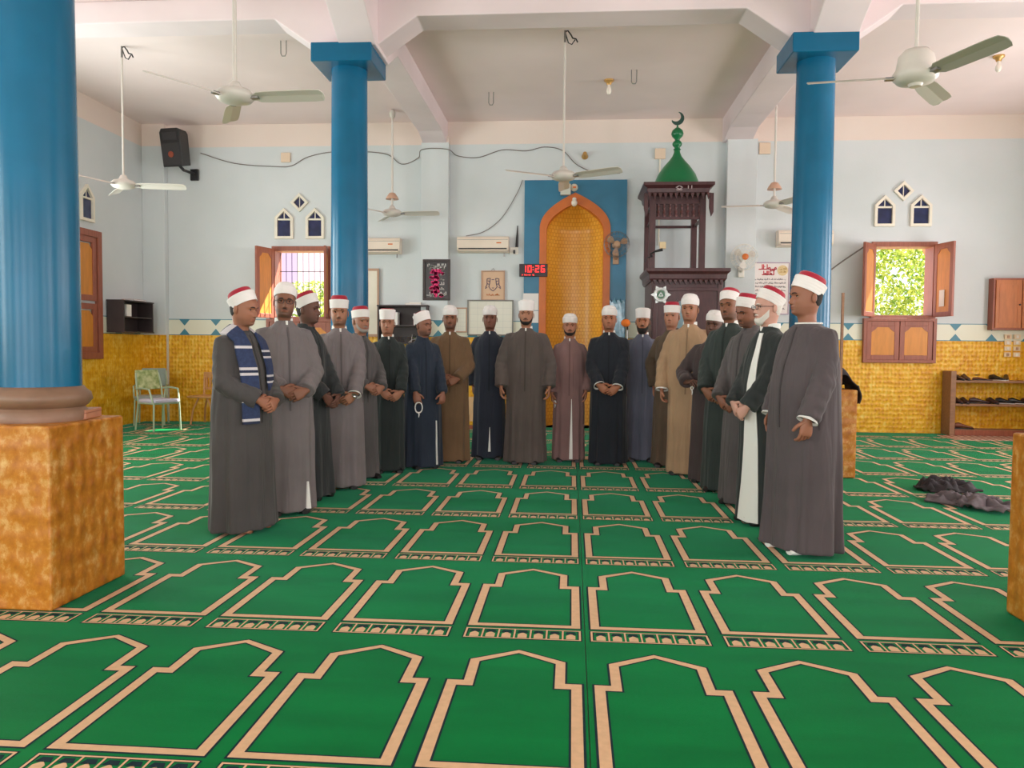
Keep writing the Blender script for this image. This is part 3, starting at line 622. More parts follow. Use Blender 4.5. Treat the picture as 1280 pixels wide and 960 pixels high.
    # ---- cuffs and footwear
    for s in (-1, 1):
        Sp, E, Wr = arm[s][:3]; b = (Wr-E).normalized(); u = b.orthogonal().normalized(); v = b.cross(u)
        if cuff: m = MB(); m.loft([[sc(Wr+b*k+(u*math.cos(q)+v*math.sin(q))*r) for q in [2*PI*j/20 for j in range(20)]] for k, r in ((-.03, .050), (.006, .066), (.007, .062), (-.02, .046))]); m.build('shirt_cuff', M_COTTON, t, smooth=True)
        if feet != 'bare':
            mt = {'black': M_SHOE, 'white': M_COTTON}[feet]; fx = s*.1
            m = MB(); m.loft([[sc((fx+s*o+w*math.cos(q), yy-.004, max(.002, zc+h*math.sin(q)))) for q in [2*PI*j/14 for j in range(14)]] for yy, w, h, zc, o in ((.08, .018, .024, .03, -.012), (.06, .036, .046, .042, -.012), (.02, .041, .062, .05, -.01), (-.04, .042, .052, .04, -.004), (-.10, .048, .034, .03, .004), (-.155, .046, .026, .024, .008), (-.19, .028, .017, .018, .006))]); m.build('shoe' if feet == 'black' else 'sock', mt, t, smooth=True)
    return dict(root=t, sc=sc, hd=hd, arm=arm, st=st, robe_pt=robe_pt, strip=strip, hp=hp, ra=ra)
def glasses(P, dark=True):
    sc, hd = P['sc'], P['hd']; m = MB(); mt = M_BLACK
    for s in (-1, 1):
        lens = [(s*.033+.022*math.copysign(abs(math.cos(q))**.6, math.cos(q)), -.106, .1125+.016*math.copysign(abs(math.sin(q))**.6, math.sin(q))) for q in [2*PI*j/20 for j in range(21)]]
        m.tube([sc(hd(p)) for p in lens], .0022*P['st'], 6)
        m.tube([sc(hd(p)) for p in ((s*.055, -.11, .116), (s*.077, -.06, .116), (s*.083, .01, .114), (s*.082, .03, .100))], .0022*P['st'], 6)
    m.tube([sc(hd(p)) for p in ((-.011, -.112, .116), (0, -.114, .118), (.011, -.112, .116))], .0022*P['st'], 6)
    m.build('glasses', mt, P['root'], smooth=True)
BLK = (40, 44, 46); NAV = (36, 40, 56)
p0 = person('man in dark grey robe with a blue striped scarf, nearest in the left row', -2.37, 5.45, 1.745, 74, (6, 10, 0), (76, 72, 72), (158, 104, 80), 'red', 'clasp', 'bare', hem=.27, sh=.215, belly=.02, collar=None, stub=0.3, tilt=36, seed=1, vox=.0105, dep=1.12, wd=1.0)
p1 = person('tall man in grey robe and black rimmed glasses, second in the left row', -2.28, 6.08, 1.84, 36, (-14, 2, 4), (116, 108, 109), (136, 90, 70), 'white', 'clasp', 'black', stub=.55, tilt=20, seed=2, vox=.0105, hem=.235, sh=.21)
p2 = person('man in near-black robe shown in profile behind the man with glasses', -2.3, 6.66, 1.80, 78, (4, 2, 0), (52, 54, 56), (104, 68, 56), 'red', 'low', 'black', stub=.35, tilt=27, seed=3, vox=.011, hem=.25, collar='robe')
p3 = person('smiling man in light grey robe under a red topped turban, left row', -2.17, 7.2, 1.80, 24, (-8, 2, 0), (124, 115, 117), (168, 116, 90), 'red', 'low', 'black', stub=.5, tilt=3, seed=4, vox=.011, hem=.235, sh=.215, cuff=True)
p4 = person('man with a greying beard half hidden behind the smiling man in grey', -2.12, 7.73, 1.73, 52, (-4, 2, 0), (90, 86, 87), (156, 106, 84), 'red', 'clasp', 'black', beard=('grey', .007, 0), tilt=8, seed=5, hair='grey', hem=0.2, collar='robe', wd=0.84, dep=0.85, sh=0.18)
p5 = person('young man in black robe and flat topped turban, before the dark bookcase', -1.95, 8.2, 1.73, 22, (-12, 2, 0), (42, 48, 48), (164, 112, 88), 'flat', 'low', 'black', stub=.2, tilt=2, seed=6, hem=0.2, sh=0.175, wd=0.84, dep=0.85)
p6 = person('man in navy robe holding white prayer beads, head turned to the right', -1.64, 8.53, 1.72, 28, (26, 3, -4), (40, 48, 62), (142, 94, 74), 'flat', 'front', 'black', stub=.6, tilt=26, seed=7, hem=.23, collar='robe', wd=0.88, sh=0.18)
p7 = person('man in mustard brown robe with hands crossed, beneath the black framed picture', -1.41, 9.0, 1.82, 8, (0, 0, 0), (114, 88, 64), (136, 88, 66), 'white', 'clasp', 'black', stub=.6, tilt=3, seed=8, hem=.225, sh=0.215, wd=1.0)
p8 = person('man in navy robe standing in front of the whiteboard', -0.98, 9.32, 1.84, 3, (0, 0, 0), (46, 50, 62), (124, 78, 62), 'white', 'sides', 'black', stub=.2, tilt=2, seed=9, hem=0.195, sh=0.175, hands=dict(w=((-.19, .05, .85), (.19, .05, .85))), wd=0.86, dep=0.85)
p9 = person('broad bearded man in grey brown robe, below the red digital clock', -.53, 9.02, 1.875, 0, (0, 0, 0), (92, 82, 78), (172, 120, 94), 'flat', 'sides', 'black', beard=('black', .006, 0), tilt=2, seed=10, hem=0.225, sh=0.22, collar='x', hands=dict(w=((-.262, -.1, .84), (.262, -.1, .84))), wd=1.12)
p10 = person('shorter man in dusty mauve robe in front of the gold niche', -0.03, 9.26, 1.745, 0, (0, 0, 0), (132, 102, 100), (172, 116, 92), 'white', 'sides', 'black', beard=('black', .004, 0), tilt=3, seed=11, hem=0.2, sh=0.175, wide=1.04, hands=dict(w=((-.205, -.1, .80), (.20, -.04, .85))), wd=0.84, dep=0.9)
p11 = person('man in black robe with clasped hands, right of the gold niche', 0.42, 9.06, 1.83, -3, (-4, 0, 0), (38, 42, 50), (172, 112, 84), 'white', 'low', 'black', stub=.35, tilt=4, seed=12, hem=0.215, sh=0.2, wd=0.98, cuff=True)
p12 = person('man in slate blue robe with a full black beard', 0.83, 9.4, 1.81, -4, (-4, 0, 0), (98, 100, 116), (170, 112, 82), 'flat', 'sides', 'black', beard=('black', .011, .03), tilt=3, seed=13, hem=0.18, sh=0.175, collar='x', hands=dict(w=((-.18, .06, .86), (.18, .06, .86))), wd=0.86, dep=0.85)
p13 = person('older man with grey stubble in brown robe, mostly hidden by the man in tan', 1.12, 8.98, 1.86, -14, (-8, 0, 0), (94, 78, 64), (178, 122, 98), 'red', 'sides', 'black', stub=.2, tilt=2, seed=14, hem=0.19, hair='grey', collar='robe', hands=dict(w=((-.19, .05, .86), (.19, .05, .86))), wd=0.8, sh=0.17, dep=0.85)
p14 = person('tall man in tan robe with his arm hanging, before the dark pulpit', 1.24, 8.45, 1.925, -20, (-2, 0, 0), (168, 136, 106), (168, 114, 88), 'white', 'sides', 'black', stub=.2, tilt=6, seed=15, hem=.215, sh=.205, placket=True, hands=dict(w=((-.25, -.08, .84), (.23, .02, .86))), cuff=True, wd=0.98)
p15 = person('dark skinned man in deep brown robe holding a small white beaded chain', 1.40, 7.96, 1.73, -30, (0, 2, 6), (72, 60, 60), (98, 64, 52), 'white', 'holdR', 'black', stub=.15, tilt=7, seed=16, hem=.225, wide=1.05)
p16 = person('tall man in green black robe with a moustache, right row', 1.47, 7.45, 1.895, -42, (4, 0, -4), (52, 60, 58), (140, 92, 70), 'red', 'low', 'black', stub=.5, tilt=19, seed=17, hem=.23)
p17 = person('man in charcoal robe looking down between two dark robed men, right row', 1.51, 6.82, 1.82, -58, (0, 16, 4), (88, 82, 83), (138, 88, 68), 'red', 'low', 'black', stub=.6, tilt=26, seed=18, hem=.24, vox=.011, collar='robe')
p18 = person('man with a white beard and glasses in open black robe over white', 1.50, 6.12, 1.81, -70, (-8, 2, 0), (48, 52, 52), (206, 156, 140), 'red', 'low', 'black', beard=('white', .012, .016), tilt=30, seed=19, hem=.255, sh=.21, belly=.035, hair='white', vox=.0105, placket=False)
p19 = person('man in grey robe nearest in the right row, red topped turban tilted back', 1.55, 5.32, 1.84, -66, (-14, 2, 0), (84, 75, 78), (150, 98, 76), 'red', 'sides', 'white', stub=.15, tilt=27, seed=20, hem=.275, sh=.23, belly=.04, collar=None, vox=.0105, dep=1.1, hands=dict(w=((-.27, -.06, .86), (.25, -.20, .865))), cuff=True)
glasses(p1); glasses(p18)
# thin white edge of the undershirt showing at the neck of the nearest man on the right
def neckline(P, mt):   # rolled edge of a collarless robe
    m = MB(); m.tube([P['sc']((.082*math.sin(q), -.080*math.cos(q)+.004, 1.464)) for q in [2*PI*j/32 for j in range(33)]], .006, 6); m.build('neck_edge', mt, P['root'], smooth=True)
neckline(p19, M_COTTON); neckline(p0, fabric((70, 68, 70)))
p10['strip']('inner_robe', M_COTTON, .04, .76, .036, .004, .12, .012)
p8['strip']('inner_robe', M_COTTON, .1, .38, .022, .004, .05, .012)
p6['strip']('inner_robe', M_COTTON, .05, .55, .03, .008, .45, .012)
p1['strip']('inner_robe', M_COTTON, .04, .25, .03, .008, .55, .012)
p18['strip']('inner_robe', M_COTTON, .03, 1.44, .20, .03, .22, .010)
# wristwatch of the smiling man
def watch(P, s):
    Sp, E, Wr = P['arm'][s][:3]; b = (Wr-E).normalized(); m = MB(); c = Wr+b*.02; u = b.orthogonal().normalized(); v = b.cross(u)
    m.loft([[P['sc'](c+b*k+(u*math.cos(q)+v*math.sin(q))*.032) for q in [2*PI*j/16 for j in range(16)]] for k in (-.011, .011)]); m.ball(P['sc'](c+Vector((0, -.032, 0))), .016*P['st'], 10, (1, .5, 1)); m.build('wristwatch', M_CHROME, P['root'], smooth=True)
watch(p3, 1)
# scarf of the nearest man on the left
def scarf(P):
    st = P['st']; rp = P['robe_pt']; sc = P['sc']; m = MB(); rows = []
    def sec(c, w, n):   # flat ribbon section: centre, half-width vector, outward normal
        return [c-w-n*.004, c+w-n*.004, c+w+n*.012, c+n*.016, c-w+n*.012]
    for s in (-1, 1):
        pts = []
        zl = .80 if s < 0 else .92
        for i in range(30):
            z = zl+(1.36-zl)*i/29; q = s*(.42+.16*(z-.8)); c = rp(q, z, .014); c2 = rp(q+.02, z, .014); w = (c2-c).normalized()*.066; n = Vector((c.x*.4, c.y, 0)).normalized(); pts.append((c, w, n))
        c_end = [(Vector((s*.116, -.085, 1.425)), Vector((.056, 0, -.03*s)), Vector((s*.4, -.6, .6)).normalized()), (Vector((s*.104, -.02, 1.462)), Vector((.048, .008*s, -.032*s)), Vector((s*.4, -.1, .9)).normalized()),
                 (Vector((s*.086, .045, 1.474)), Vector((.034, .026*s, -.034*s)), Vector((s*.5, .3, .8)).normalized()), (Vector((s*.05, .085, 1.474)), Vector((.022, .03*s, -.036*s)), Vector((s*.4, .7, .6)).normalized())]
        pts += c_end
        if s < 0: first = pts
        else: second = pts
    mid = (Vector((0, .10, 1.472)), Vector((.0, .03, -.05)), Vector((0, .8, .6)).normalized())
    def emit(pts):
        k0 = len(m.f); R_ = [[sc(p) for p in sec(*q)] for q in pts]; m.loft(R_); n = 5
        L = 0
        for i in range(len(pts)-1):
            L += (pts[i+1][0]-pts[i][0]).length; ph = (L+.02) % .19; k = 1 if (ph < .02 or .045 < ph < .065) else (2 if ph < .045 else 0)
            for j in range(n): m.m[k0+i*n+j] = k
    # the section order must agree across the neck, so each side is closed at the nape
    emit(first+[(mid[0], Vector((.01, -.03, .036)), mid[2])]); emit(second+[(mid[0], Vector((.01, .03, -.036)), mid[2])])
    for i in range(14):   # fringe
        pass
    m.build('scarf', [mat('scarf_navy', (46, 58, 92), .9, var=.15, scale=40), mat('scarf_white', (206, 200, 204), .9), mat('scarf_dark', (40, 46, 72), .9)], P['root'], smooth=True, angle=60)
scarf(p0)
# prayer beads in hands
def beads(P, s, label, n, r, rb, mt, off=(0, -.02, -.05)):
    w = P['root'].matrix_basis.copy(); M = Matrix.Translation(P['root'].location) @ P['root'].rotation_euler.to_matrix().to_4x4()
    tip = P['arm'][s][3]; c = M @ (Vector(P['sc'](tip))+Vector(off)*P['st'])
    t = thing('prayer_beads', label, 'beads', c); m = MB()
    for i in range(n):
        a = 2*PI*i/n; m.ball((r*.72*math.sin(a), .006*math.sin(3*a), -r+r*math.cos(a)), rb, 8)
    m.build('bead_loop', mt, t, smooth=True)['kind'] = 'stuff'
    m = MB(); m.tube([(0, 0, -2*r), (.004, 0, -2*r-.02), (0, 0, -2*r-.05)], [rb*.7, rb*.9, rb*.4], 8); m.build('tassel', mt, t, smooth=True)
beads(p6, -1, 'white prayer beads hanging from the hand of the man in navy', 26, .055, .008, M_COTTON, (.0, -.03, -.01))
beads(p15, -1, 'small white bead chain in the hand of the man in deep brown', 10, .016, .006, M_COTTON, (.0, -.03, -.02))
beads(p10, -1, 'small white bead loop held low by the man in dusty mauve', 10, .016, .006, M_COTTON, (-.0, -.03, -.0))

# ------------------------------------------------------------------ ceiling fans
def fan(label, x, y, zh, a0, style=0, R=.62, tilt=0, skirt=False):
    t = thing('ceiling_fan', label, 'fan', (x, y, zh), 0, 'ceiling fans')
    m = MB(); m.tube([(0, 0, .09), (0, 0, ZC-zh-.12)], .013 if style else .017, 10); m.build('down_rod', M_FAN, t, smooth=True)
    m = MB(); m.lathe([(.004, ZC-zh), (.03, ZC-zh-.01), (.05, ZC-zh-.05), (.045, ZC-zh-.11), (.02, ZC-zh-.14)] if style != 1 else [(.012, ZC-zh), (.014, ZC-zh-.14)], 20); m.build('ceiling_hook_cover', M_FAN if style != 1 else M_GREY, t, smooth=True)
    if style == 1:      # bare hook with loose wires
        m = MB(); m.tube([(0, 0, ZC-zh-.02), (.03, 0, ZC-zh-.0), (.07, 0, ZC-zh-.05), (.09, 0, ZC-zh-.09), (.13, 0, ZC-zh-.1), (.15, 0, ZC-zh-.14)], .009, 6); m.tube([(0, 0, ZC-zh-.02), (.04, .01, ZC-zh-.14), (.08, .01, ZC-zh-.16), (.12, 0, ZC-zh-.11)], .007, 6); m.build('loose_wire', M_BLACK, t)
    if skirt:
        m = MB(); m.lathe([(.02, .34), (.05, .33), (.09, .27), (.105, .235), (.085, .235), (.02, .25)], 24); m.build('canopy_bell', mat('fan_bell', (206, 164, 140), .4), t, smooth=True)
    m = MB(); m.lathe([(.016, .14), (.035, .13), (.05, .10), (.062, .08), (.12, .065), (.150, .035), (.152, .012), (.13, -.018), (.08, -.035), (.03, -.045), (.004, -.047)] if style < 2 else [(.016, .2), (.08, .19), (.115, .15), (.125, .09), (.13, .06), (.15, .03), (.148, .0), (.12, -.03), (.05, -.042), (.04, -.06), (.004, -.062)], 32); m.build('motor_housing', M_FAN, t, smooth=True)
    for k in range(3):
        a = a0+k*2*PI/3; M = Matrix.Rotation(a, 4, 'Z'); m = MB(); m.mark()
        pr = [(.10, .03), (.17, .035), (.2, .058), (.3, .066), (R-.1, .07), (R-.02, .062), (R, .03)]
        rows = []
        for r, w in pr: rows.append([(r, w, .004-.02*w/.07), (r, .0, .016), (r, -w, .012+.02*w/.07), (r, -w, .007+.02*w/.07), (r, 0, .010), (r, w, -.001-.02*w/.07)])
        m.loft(rows); m.xf(M); bl = m.build('blade', M_FANG if style == 2 else M_FAN, t)
        m = MB(); m.mark(); m.box(.09, .2, -.02, .02, -.006, .012); m.xf(M); m.build('blade_bracket', M_GREY, bl)
    return t
fan('white ceiling fan on a long rod before the left wall, left of the corner loudspeaker', -5.74, 9.72, 3.35, rad(10), 1, .77)
fan('white ceiling fan hanging from a wired hook just above the gold niche', -.13, 9.53, 3.37, rad(90), 1, .77)
fan('white ceiling fan with a bell on its rod, right of the left far column', -2.9, 12.49, 3.45, rad(-3), 0, .77, skirt=True)
fan('white ceiling fan with a bell on its rod, left of the right far column', 2.92, 11.85, 3.44, rad(172), 0, .75, skirt=True)
fan('white ceiling fan hanging nearest at upper left, before the left far column', -2.72, 6.2, 3.30, rad(-3), 0, .74)
fan('greyish ceiling fan hanging nearest at upper right, over the right window', 2.38, 5.8, 3.24, rad(172), 2, .72)
# ceiling hooks and light roses
for lb, x, y in (('bare wire fan hook on the ceiling left of the fan over the niche', -1.24, 11.72), ('bare wire fan hook on the ceiling above the green dome', .79, 10.89), ('bare wire fan hook on the ceiling near the far right column', 3.25, 10.86), ('bare wire fan hook on the ceiling beside the far left column', -3.61, 9.65), ('bare wire fan hook on the ceiling at the far right edge', 5.75, 10.5)):
    m = MB(); m.tube([(-.035, 0, 0), (-.035, 0, -.16), (-.02, 0, -.19), (.02, 0, -.19), (.035, 0, -.16), (.035, 0, 0)], .006, 6); o = m.build('ceiling_hook', M_GREY); o.location = (x, y, ZC+.003); tag(o, lb, 'hook', 'ceiling hooks')
for lb, x, y in (('small brass ceiling lamp holder between two wire hooks', .47, 11.28), ('small brass ceiling lamp holder at upper right', 5.38, 10.63)):
    t = thing('lamp_holder', lb, 'lamp', (x, y, ZC), 0, 'ceiling lamp holders'); m = MB(); m.lathe([(.07, 0), (.068, -.02), (.04, -.04), (.03, -.07), (.004, -.072)], 20); m.build('rose', mat('brass', (206, 160, 96), .35, metal=.5), t, smooth=True)
    m = MB(); m.lathe([(.02, -.07), (.02, -.1), (.035, -.13), (.038, -.17), (.02, -.2), (.003, -.205)], 16); m.build('bulb', mat('bulb', (236, 226, 214), .2), t, smooth=True)

# ------------------------------------------------------------------ on the back wall
def wall_thing(name, label, cat, u, z, d=0, group=None): return thing(name, label, cat, (u, YB-d, z), 0, group)
def split_ac(label, u, z, w=.86, h=.26, d0=0):
    t = wall_thing('air_conditioner', label, 'air conditioner', u, z, d0, 'air conditioners on the back wall')
    m = MB(); pr = [(0, 0), (-.12, .0), (-.19, .035), (-.205, .08), (-.205, h-.05), (-.185, h-.01), (-.16, h), (0, h)]
    m.loft([[(x, y, z_) for y, z_ in pr] for x in (-w/2, w/2)]); m.build('casing', M_IVORY, t, bevel=.006)
    box_part('air_slot', M_BLACK, t, (-w/2+.03, w/2-.03, -.2075, -.2, .045, .064)); box_part('louvre', M_IVORY, t, (-w/2+.03, w/2-.03, -.215, -.165, .018, .028))
    box_part('front_seam', M_GREY, t, (-w/2+.01, w/2-.01, -.2065, -.2, h-.062, h-.056)); box_part('badge', M_ORANGE, t, (w/2-.2, w/2-.12, -.207, -.2, h-.12, h-.1))
    m = MB(); m.tube([(w/2-.08, -.05, .005), (w/2-.08, -.05, -.06)], .012, 8); m.build('drain_stub', M_GREY, t)
split_ac('ivory air conditioner between the left pilaster and the gold niche', -1.5, 2.91); split_ac('ivory air conditioner on the wall just right of the far left column', -3.32, 2.89); split_ac('ivory air conditioner partly behind the far right column', 3.72, 3.0)
# plug socket with a scorched trunking
t = wall_thing('wall_socket', 'white wall socket with a blackened cable right of the middle air conditioner', 'socket', -.99, 2.95); box_part('face_plate', M_WHITE, t, (-.07, .07, -.03, 0, -.06, .06), bevel=.004); box_part('plug', M_BLACK, t, (-.01, .02, -.07, -.03, -.05, .01))
m = MB(); m.tube([(.045, -.02, .06), (.05, -.02, .2), (.055, -.012, .42)], [.026, .02, .006], 8); m.build('scorched_cable', M_BLACK, t)
# digital clock
t = wall_thing('digital_clock', 'black digital clock with red numerals hanging at the blue panel edge', 'clock', -.66, 2.62, .05)
box_part('case', mat('clock_case', (44, 26, 34), .4), t, (-.235, .235, -.05, 0, -.105, .105), bevel=.005)
SEG = {'0': 'abcdef', '1': 'bc', '2': 'abged', '6': 'acdefg'}
def seg7(ch, x, z, w, h, th, m):
    q = {'a': (x, x+w, z+h-th, z+h), 'd': (x, x+w, z, z+th), 'g': (x, x+w, z+h/2-th/2, z+h/2+th/2), 'f': (x, x+th, z+h/2, z+h), 'e': (x, x+th, z, z+h/2), 'b': (x+w-th, x+w, z+h/2, z+h), 'c': (x+w-th, x+w, z, z+h/2)}
    for c in SEG[ch]:
        x0, x1, z0, z1 = q[c]; g = .004; m.box(x0+(g if c in 'adg' else 0), x1-(g if c in 'adg' else 0), -.053, -.05, z0+(0 if c in 'adg' else g), z1-(0 if c in 'adg' else g))
for ch, x in (('1', -.185), ('0', -.095), ('2', .03), ('6', .125)):
    m = MB(); seg7(ch, x, -.035, .066, .115, .018, m); m.build('numeral', M_RED, t)
m = MB(); m.box(-.012, .002, -.053, -.05, .0, .014); m.box(-.012, .002, -.053, -.05, .04, .054); m.build('colon', M_RED, t)
m = MB()
for x in (-.19, -.15, -.13, -.11, -.08, -.06, -.01, .0): m.box(x, x+.014, -.053, -.05, -.085, -.07 if x != -.15 else -.066)
m.build('small_numerals', M_RED, t)
# pictures: strokes of script laid on the boards
def strokes(name, mt, parent, paths, y, r=.008, flat=.25):
    m = MB()
    for p in paths:
        w = r*1.0
        for a, b in zip(p[:-1], p[1:]):
            A = Vector((a[0], 0, a[1])); B = Vector((b[0], 0, b[1])); d = (B-A).normalized() if (B-A).length else Vector((1, 0, 0)); nrm = Vector((-d.z, 0, d.x))*w; A = A-d*w*.5; B = B+d*w*.5
            q = [A-nrm, B-nrm, B+nrm, A+nrm]; m.add([(v.x, y, v.z) for v in q]+[(v.x, y+.003, v.z) for v in q], [(0, 1, 2, 3), (0, 4, 5, 1), (1, 5, 6, 2), (2, 6, 7, 3), (3, 7, 4, 0)])
    return m.build(name, mt, parent)
def script_line(x0, x1, z, h, rr):
    """a run of joined right-to-left letter strokes with tall stems and dots"""
    out = []; x = x1; base = [(x, z)]
    while x > x0+.01:
        st = rr.uniform(.012, .03)*(h/.05); k = rr.random()
        if k < .3: out.append([(x, z), (x-.002, z+h)])
        elif k < .5: out.append([(x, z), (x-st*.3, z+h*.35), (x-st*.8, z+h*.3), (x-st, z)])
        elif k < .65: out.append([(x, z), (x-st*.2, z-h*.35), (x-st*.8, z-h*.4), (x-st, z-h*.1)])
        elif k < .8: out.append([(x-st*.4, z+h*.55), (x-st*.4-.006, z+h*.55)])
        x -= st; base.append((x, z+rr.uniform(-.06, .06)*h))
        if rr.random() < .18: out.append(base); x -= .014; base = [(x, z)]
    out.append(base); return out
rr = random.Random(4)
t = wall_thing('framed_calligraphy', 'black framed picture of pink and white script on the left pilaster', 'picture', -2.27, 2.45, .165)
m = MB(); m.ring([(-.23, -.34), (.23, -.34), (.23, .34), (-.23, .34)], [(-.19, -.30), (.19, -.30), (.19, .30), (-.19, .30)], lambda u, z, d: (u, -d, z), 0, .035); m.build('frame', M_BLACKW, t, bevel=.004); box_part('backing', mat('picture_black', (52, 44, 46), .3), t, (-.195, .195, -.012, 0, -.305, .305))
M_PINK = mat('script_pink', (236, 26, 112), .5); M_GW = mat('script_grey', (206, 200, 196), .5)
strokes('heading_script', M_GW, t, script_line(-.15, .15, .225, .04, rr)+script_line(-.13, .13, .185, .03, rr), -.018, .008)
pk = []; gy = []
for i in range(5):
    z = .115-i*.082; pk += script_line(-.10, .04 if i else .12, z, .06, rr); pk.append([(-.09, z+.02), (.03, z+.02)]); gy += script_line(.055, .125, z-.03, .04, rr)
pk += [[(-.06, .15), (.0, .17), (.05, .15)], [(-.03, .13), (-.03, -.28)], [(0, .13), (0, -.28)]]
strokes('pink_script', M_PINK, t, pk, -.018, .012); strokes('grey_script', M_GW, t, gy, -.018, .006)
strokes('corner_ornament', M_GW, t, script_line(-.15, -.03, -.255, .05, rr)+script_line(.03, .16, -.25, .05, rr), -.018, .007)
strokes('corner_rose', M_PINK, t, [[(.05, -.26), (.08, -.24), (.11, -.26), (.08, -.28), (.05, -.26)]], -.018, .014)
t = wall_thing('framed_emblem', 'tan framed sheet with a blue winged emblem above the whiteboard', 'picture', -1.34, 2.37, .01)
m = MB(); m.ring([(-.2, -.25), (.2, -.25), (.2, .25), (-.2, .25)], [(-.18, -.23), (.18, -.23), (.18, .23), (-.18, .23)], lambda u, z, d: (u, -d, z), 0, .025); m.build('frame', mat('frame_tan', (186, 148, 124), .5), t, bevel=.003); box_part('sheet', mat('sheet_tan', (214, 178, 148), .6), t, (-.185, .185, -.010, 0, -.235, .235))
bl = mat('ink_blue', (86, 72, 100), .6); E_ = []
for s in (-1, 1): E_ += [[(s*.07, .12), (s*.10, .11), (s*.10, .02), (s*.12, -.02), (s*.13, -.03)], [(s*.045, .12), (s*.055, .04), (s*.07, -.02), (s*.04, -.06), (0, -.09)], [(s*.10, -.03), (s*.13, -.05)], [(s*.07, .12), (s*.045, .12)], [(s*.085, .08), (s*.06, .07)], [(s*.09, .03), (s*.06, .02)]]
E_ += [[(-.02, .10), (.02, .10)], [(-.015, -.04), (.015, -.04)]]
strokes('emblem', bl, t, E_, -.014, .006); strokes('caption_script', M_ORANGE, t, script_line(-.11, .11, -.16, .025, rr), -.014, .005)
m = MB(); m.tube([(-.03, -.01, .25), (0, -.012, .29), (.03, -.01, .25)], .004, 6); m.build('hanging_wire', M_GREY, t)
# whiteboards
def board(label, u, z, w, h, d0, mt):
    t = wall_thing('whiteboard', label, 'board', u, z, d0, 'boards on the back wall'); m = MB(); m.ring([(-w, -h), (w, -h), (w, h), (-w, h)], [(-w+.022, -h+.022), (w-.022, -h+.022), (w-.022, h-.022), (-w+.022, h-.022)], lambda u, z, d: (u, -d, z), 0, .03); m.build('frame', mt, t, bevel=.003); box_part('writing_surface', mat('whiteboard', (222, 218, 204), .3), t, (-w+.01, w-.01, -.012, 0, -h+.01, h-.01))
    m = MB()
    for i in range(1, 5): m.box(-w+.03+i*(2*w-.06)/5-.002, -w+.03+i*(2*w-.06)/5+.002, -.0135, -.012, -h+.03, h-.03); m.box(-w+.03, w-.03, -.0135, -.012, -h+.03+i*(2*h-.06)/5-.002, -h+.03+i*(2*h-.06)/5+.002)
    m.build('grid_lines', mat('grid_grey', (196, 196, 190), .4), t)
board('large grey framed whiteboard with a faint grid behind the man in navy', -1.38, 1.83, .39, .3, .025, mat('board_grey', (120, 116, 110), .4, metal=.3)); board('small tan framed white board left of the large whiteboard', -1.9, 1.79, .13, .21, .01, mat('frame_tan', (186, 148, 124), .5))
# paper sheets taped to the blue panel, leaflet by the pulpit
for i, (u, z, w, h, c, lb) in enumerate(((-.70, 2.10, .13, .14, (232, 228, 226), 'white paper sheet taped to the blue panel, upper of two'), (-.70, 1.85, .13, .1, (230, 228, 228), 'white paper sheet taped to the blue panel, lower of two'))):
    o = sbox('paper_sheet', mat('paper_%d' % i, c, .7), (-w, w, -.004, 0, -h, h)); del o['kind']; o.location = (u, YB-.0505, z); tag(o, lb, 'paper', 'sheets on the blue panel')
t = thing('plastic_sheeting', 'crumpled pale blue plastic hanging low on the blue panel right of the niche', 'plastic', (.735, YB-.05, 1.78)); m = MB(); g = []
for i in range(13):
    row = []
    for j in range(10): row.append((-.12+.24*j/9, -.012-.02*abs(math.sin(i*1.7+j*2.3+math.sin(j)*2)), .42-.84*i/12-.12*abs(math.sin(j*1.1))*(i < 1)))
    g.append(row)
m.add([p for r in g for p in r], [(i*10+j, i*10+j+1, (i+1)*10+j+1, (i+1)*10+j) for i in range(12) for j in range(9)]); m.build('sheet', mat('plastic_blue', (112, 160, 184), .15, var=.2, scale=14, spec=.8), t, smooth=True, fix=False)
# spotlight, bulb and round fitting over the niche
t = wall_thing('flood_lamp', 'square pale flood lamp hanging below the fan on the blue panel', 'lamp', -.14, 3.94, .05); box_part('lamp_body', mat('lamp_pale', (206, 206, 194), .4), t, (-.085, .085, -.1, -.02, -.09, .09), bevel=.008); box_part('bracket', M_GREY, t, (-.03, .03, -.02, 0, -.03, .03))
t = wall_thing('round_fitting', 'small round cream light fitting right of the flood lamp', 'lamp', .0, 3.98, .05); m = MB(); m.mark(); m.lathe([(.06, 0), (.062, .03), (.045, .05), (.02, .07), (.003, .072)], 20); m.xf(Matrix.Rotation(PI/2, 4, 'X')); m.build('shade', M_CREAM, t, smooth=True); box_part('holder', M_ORANGE, t, (-.02, .03, -.085, -.065, -.02, .01))
t = wall_thing('niche_bulb', 'white frosted bulb at the point of the orange arch', 'lamp', .005, 3.74, .07); m = MB(); m.ball((0, -.055, -.02), .052, 14, (1, 1, 1.15)); m.build('bulb', mat('frosted', (238, 226, 212), .25), t, smooth=True); m = MB(); m.lathe([(.03, .02), (.036, .05), (.02, .07)], 14, (0, -.045, 0)); m.build('socket', M_WHITE, t, smooth=True); box_part('stem', M_WHITE, t, (-.012, .012, -.05, 0, .045, .065))
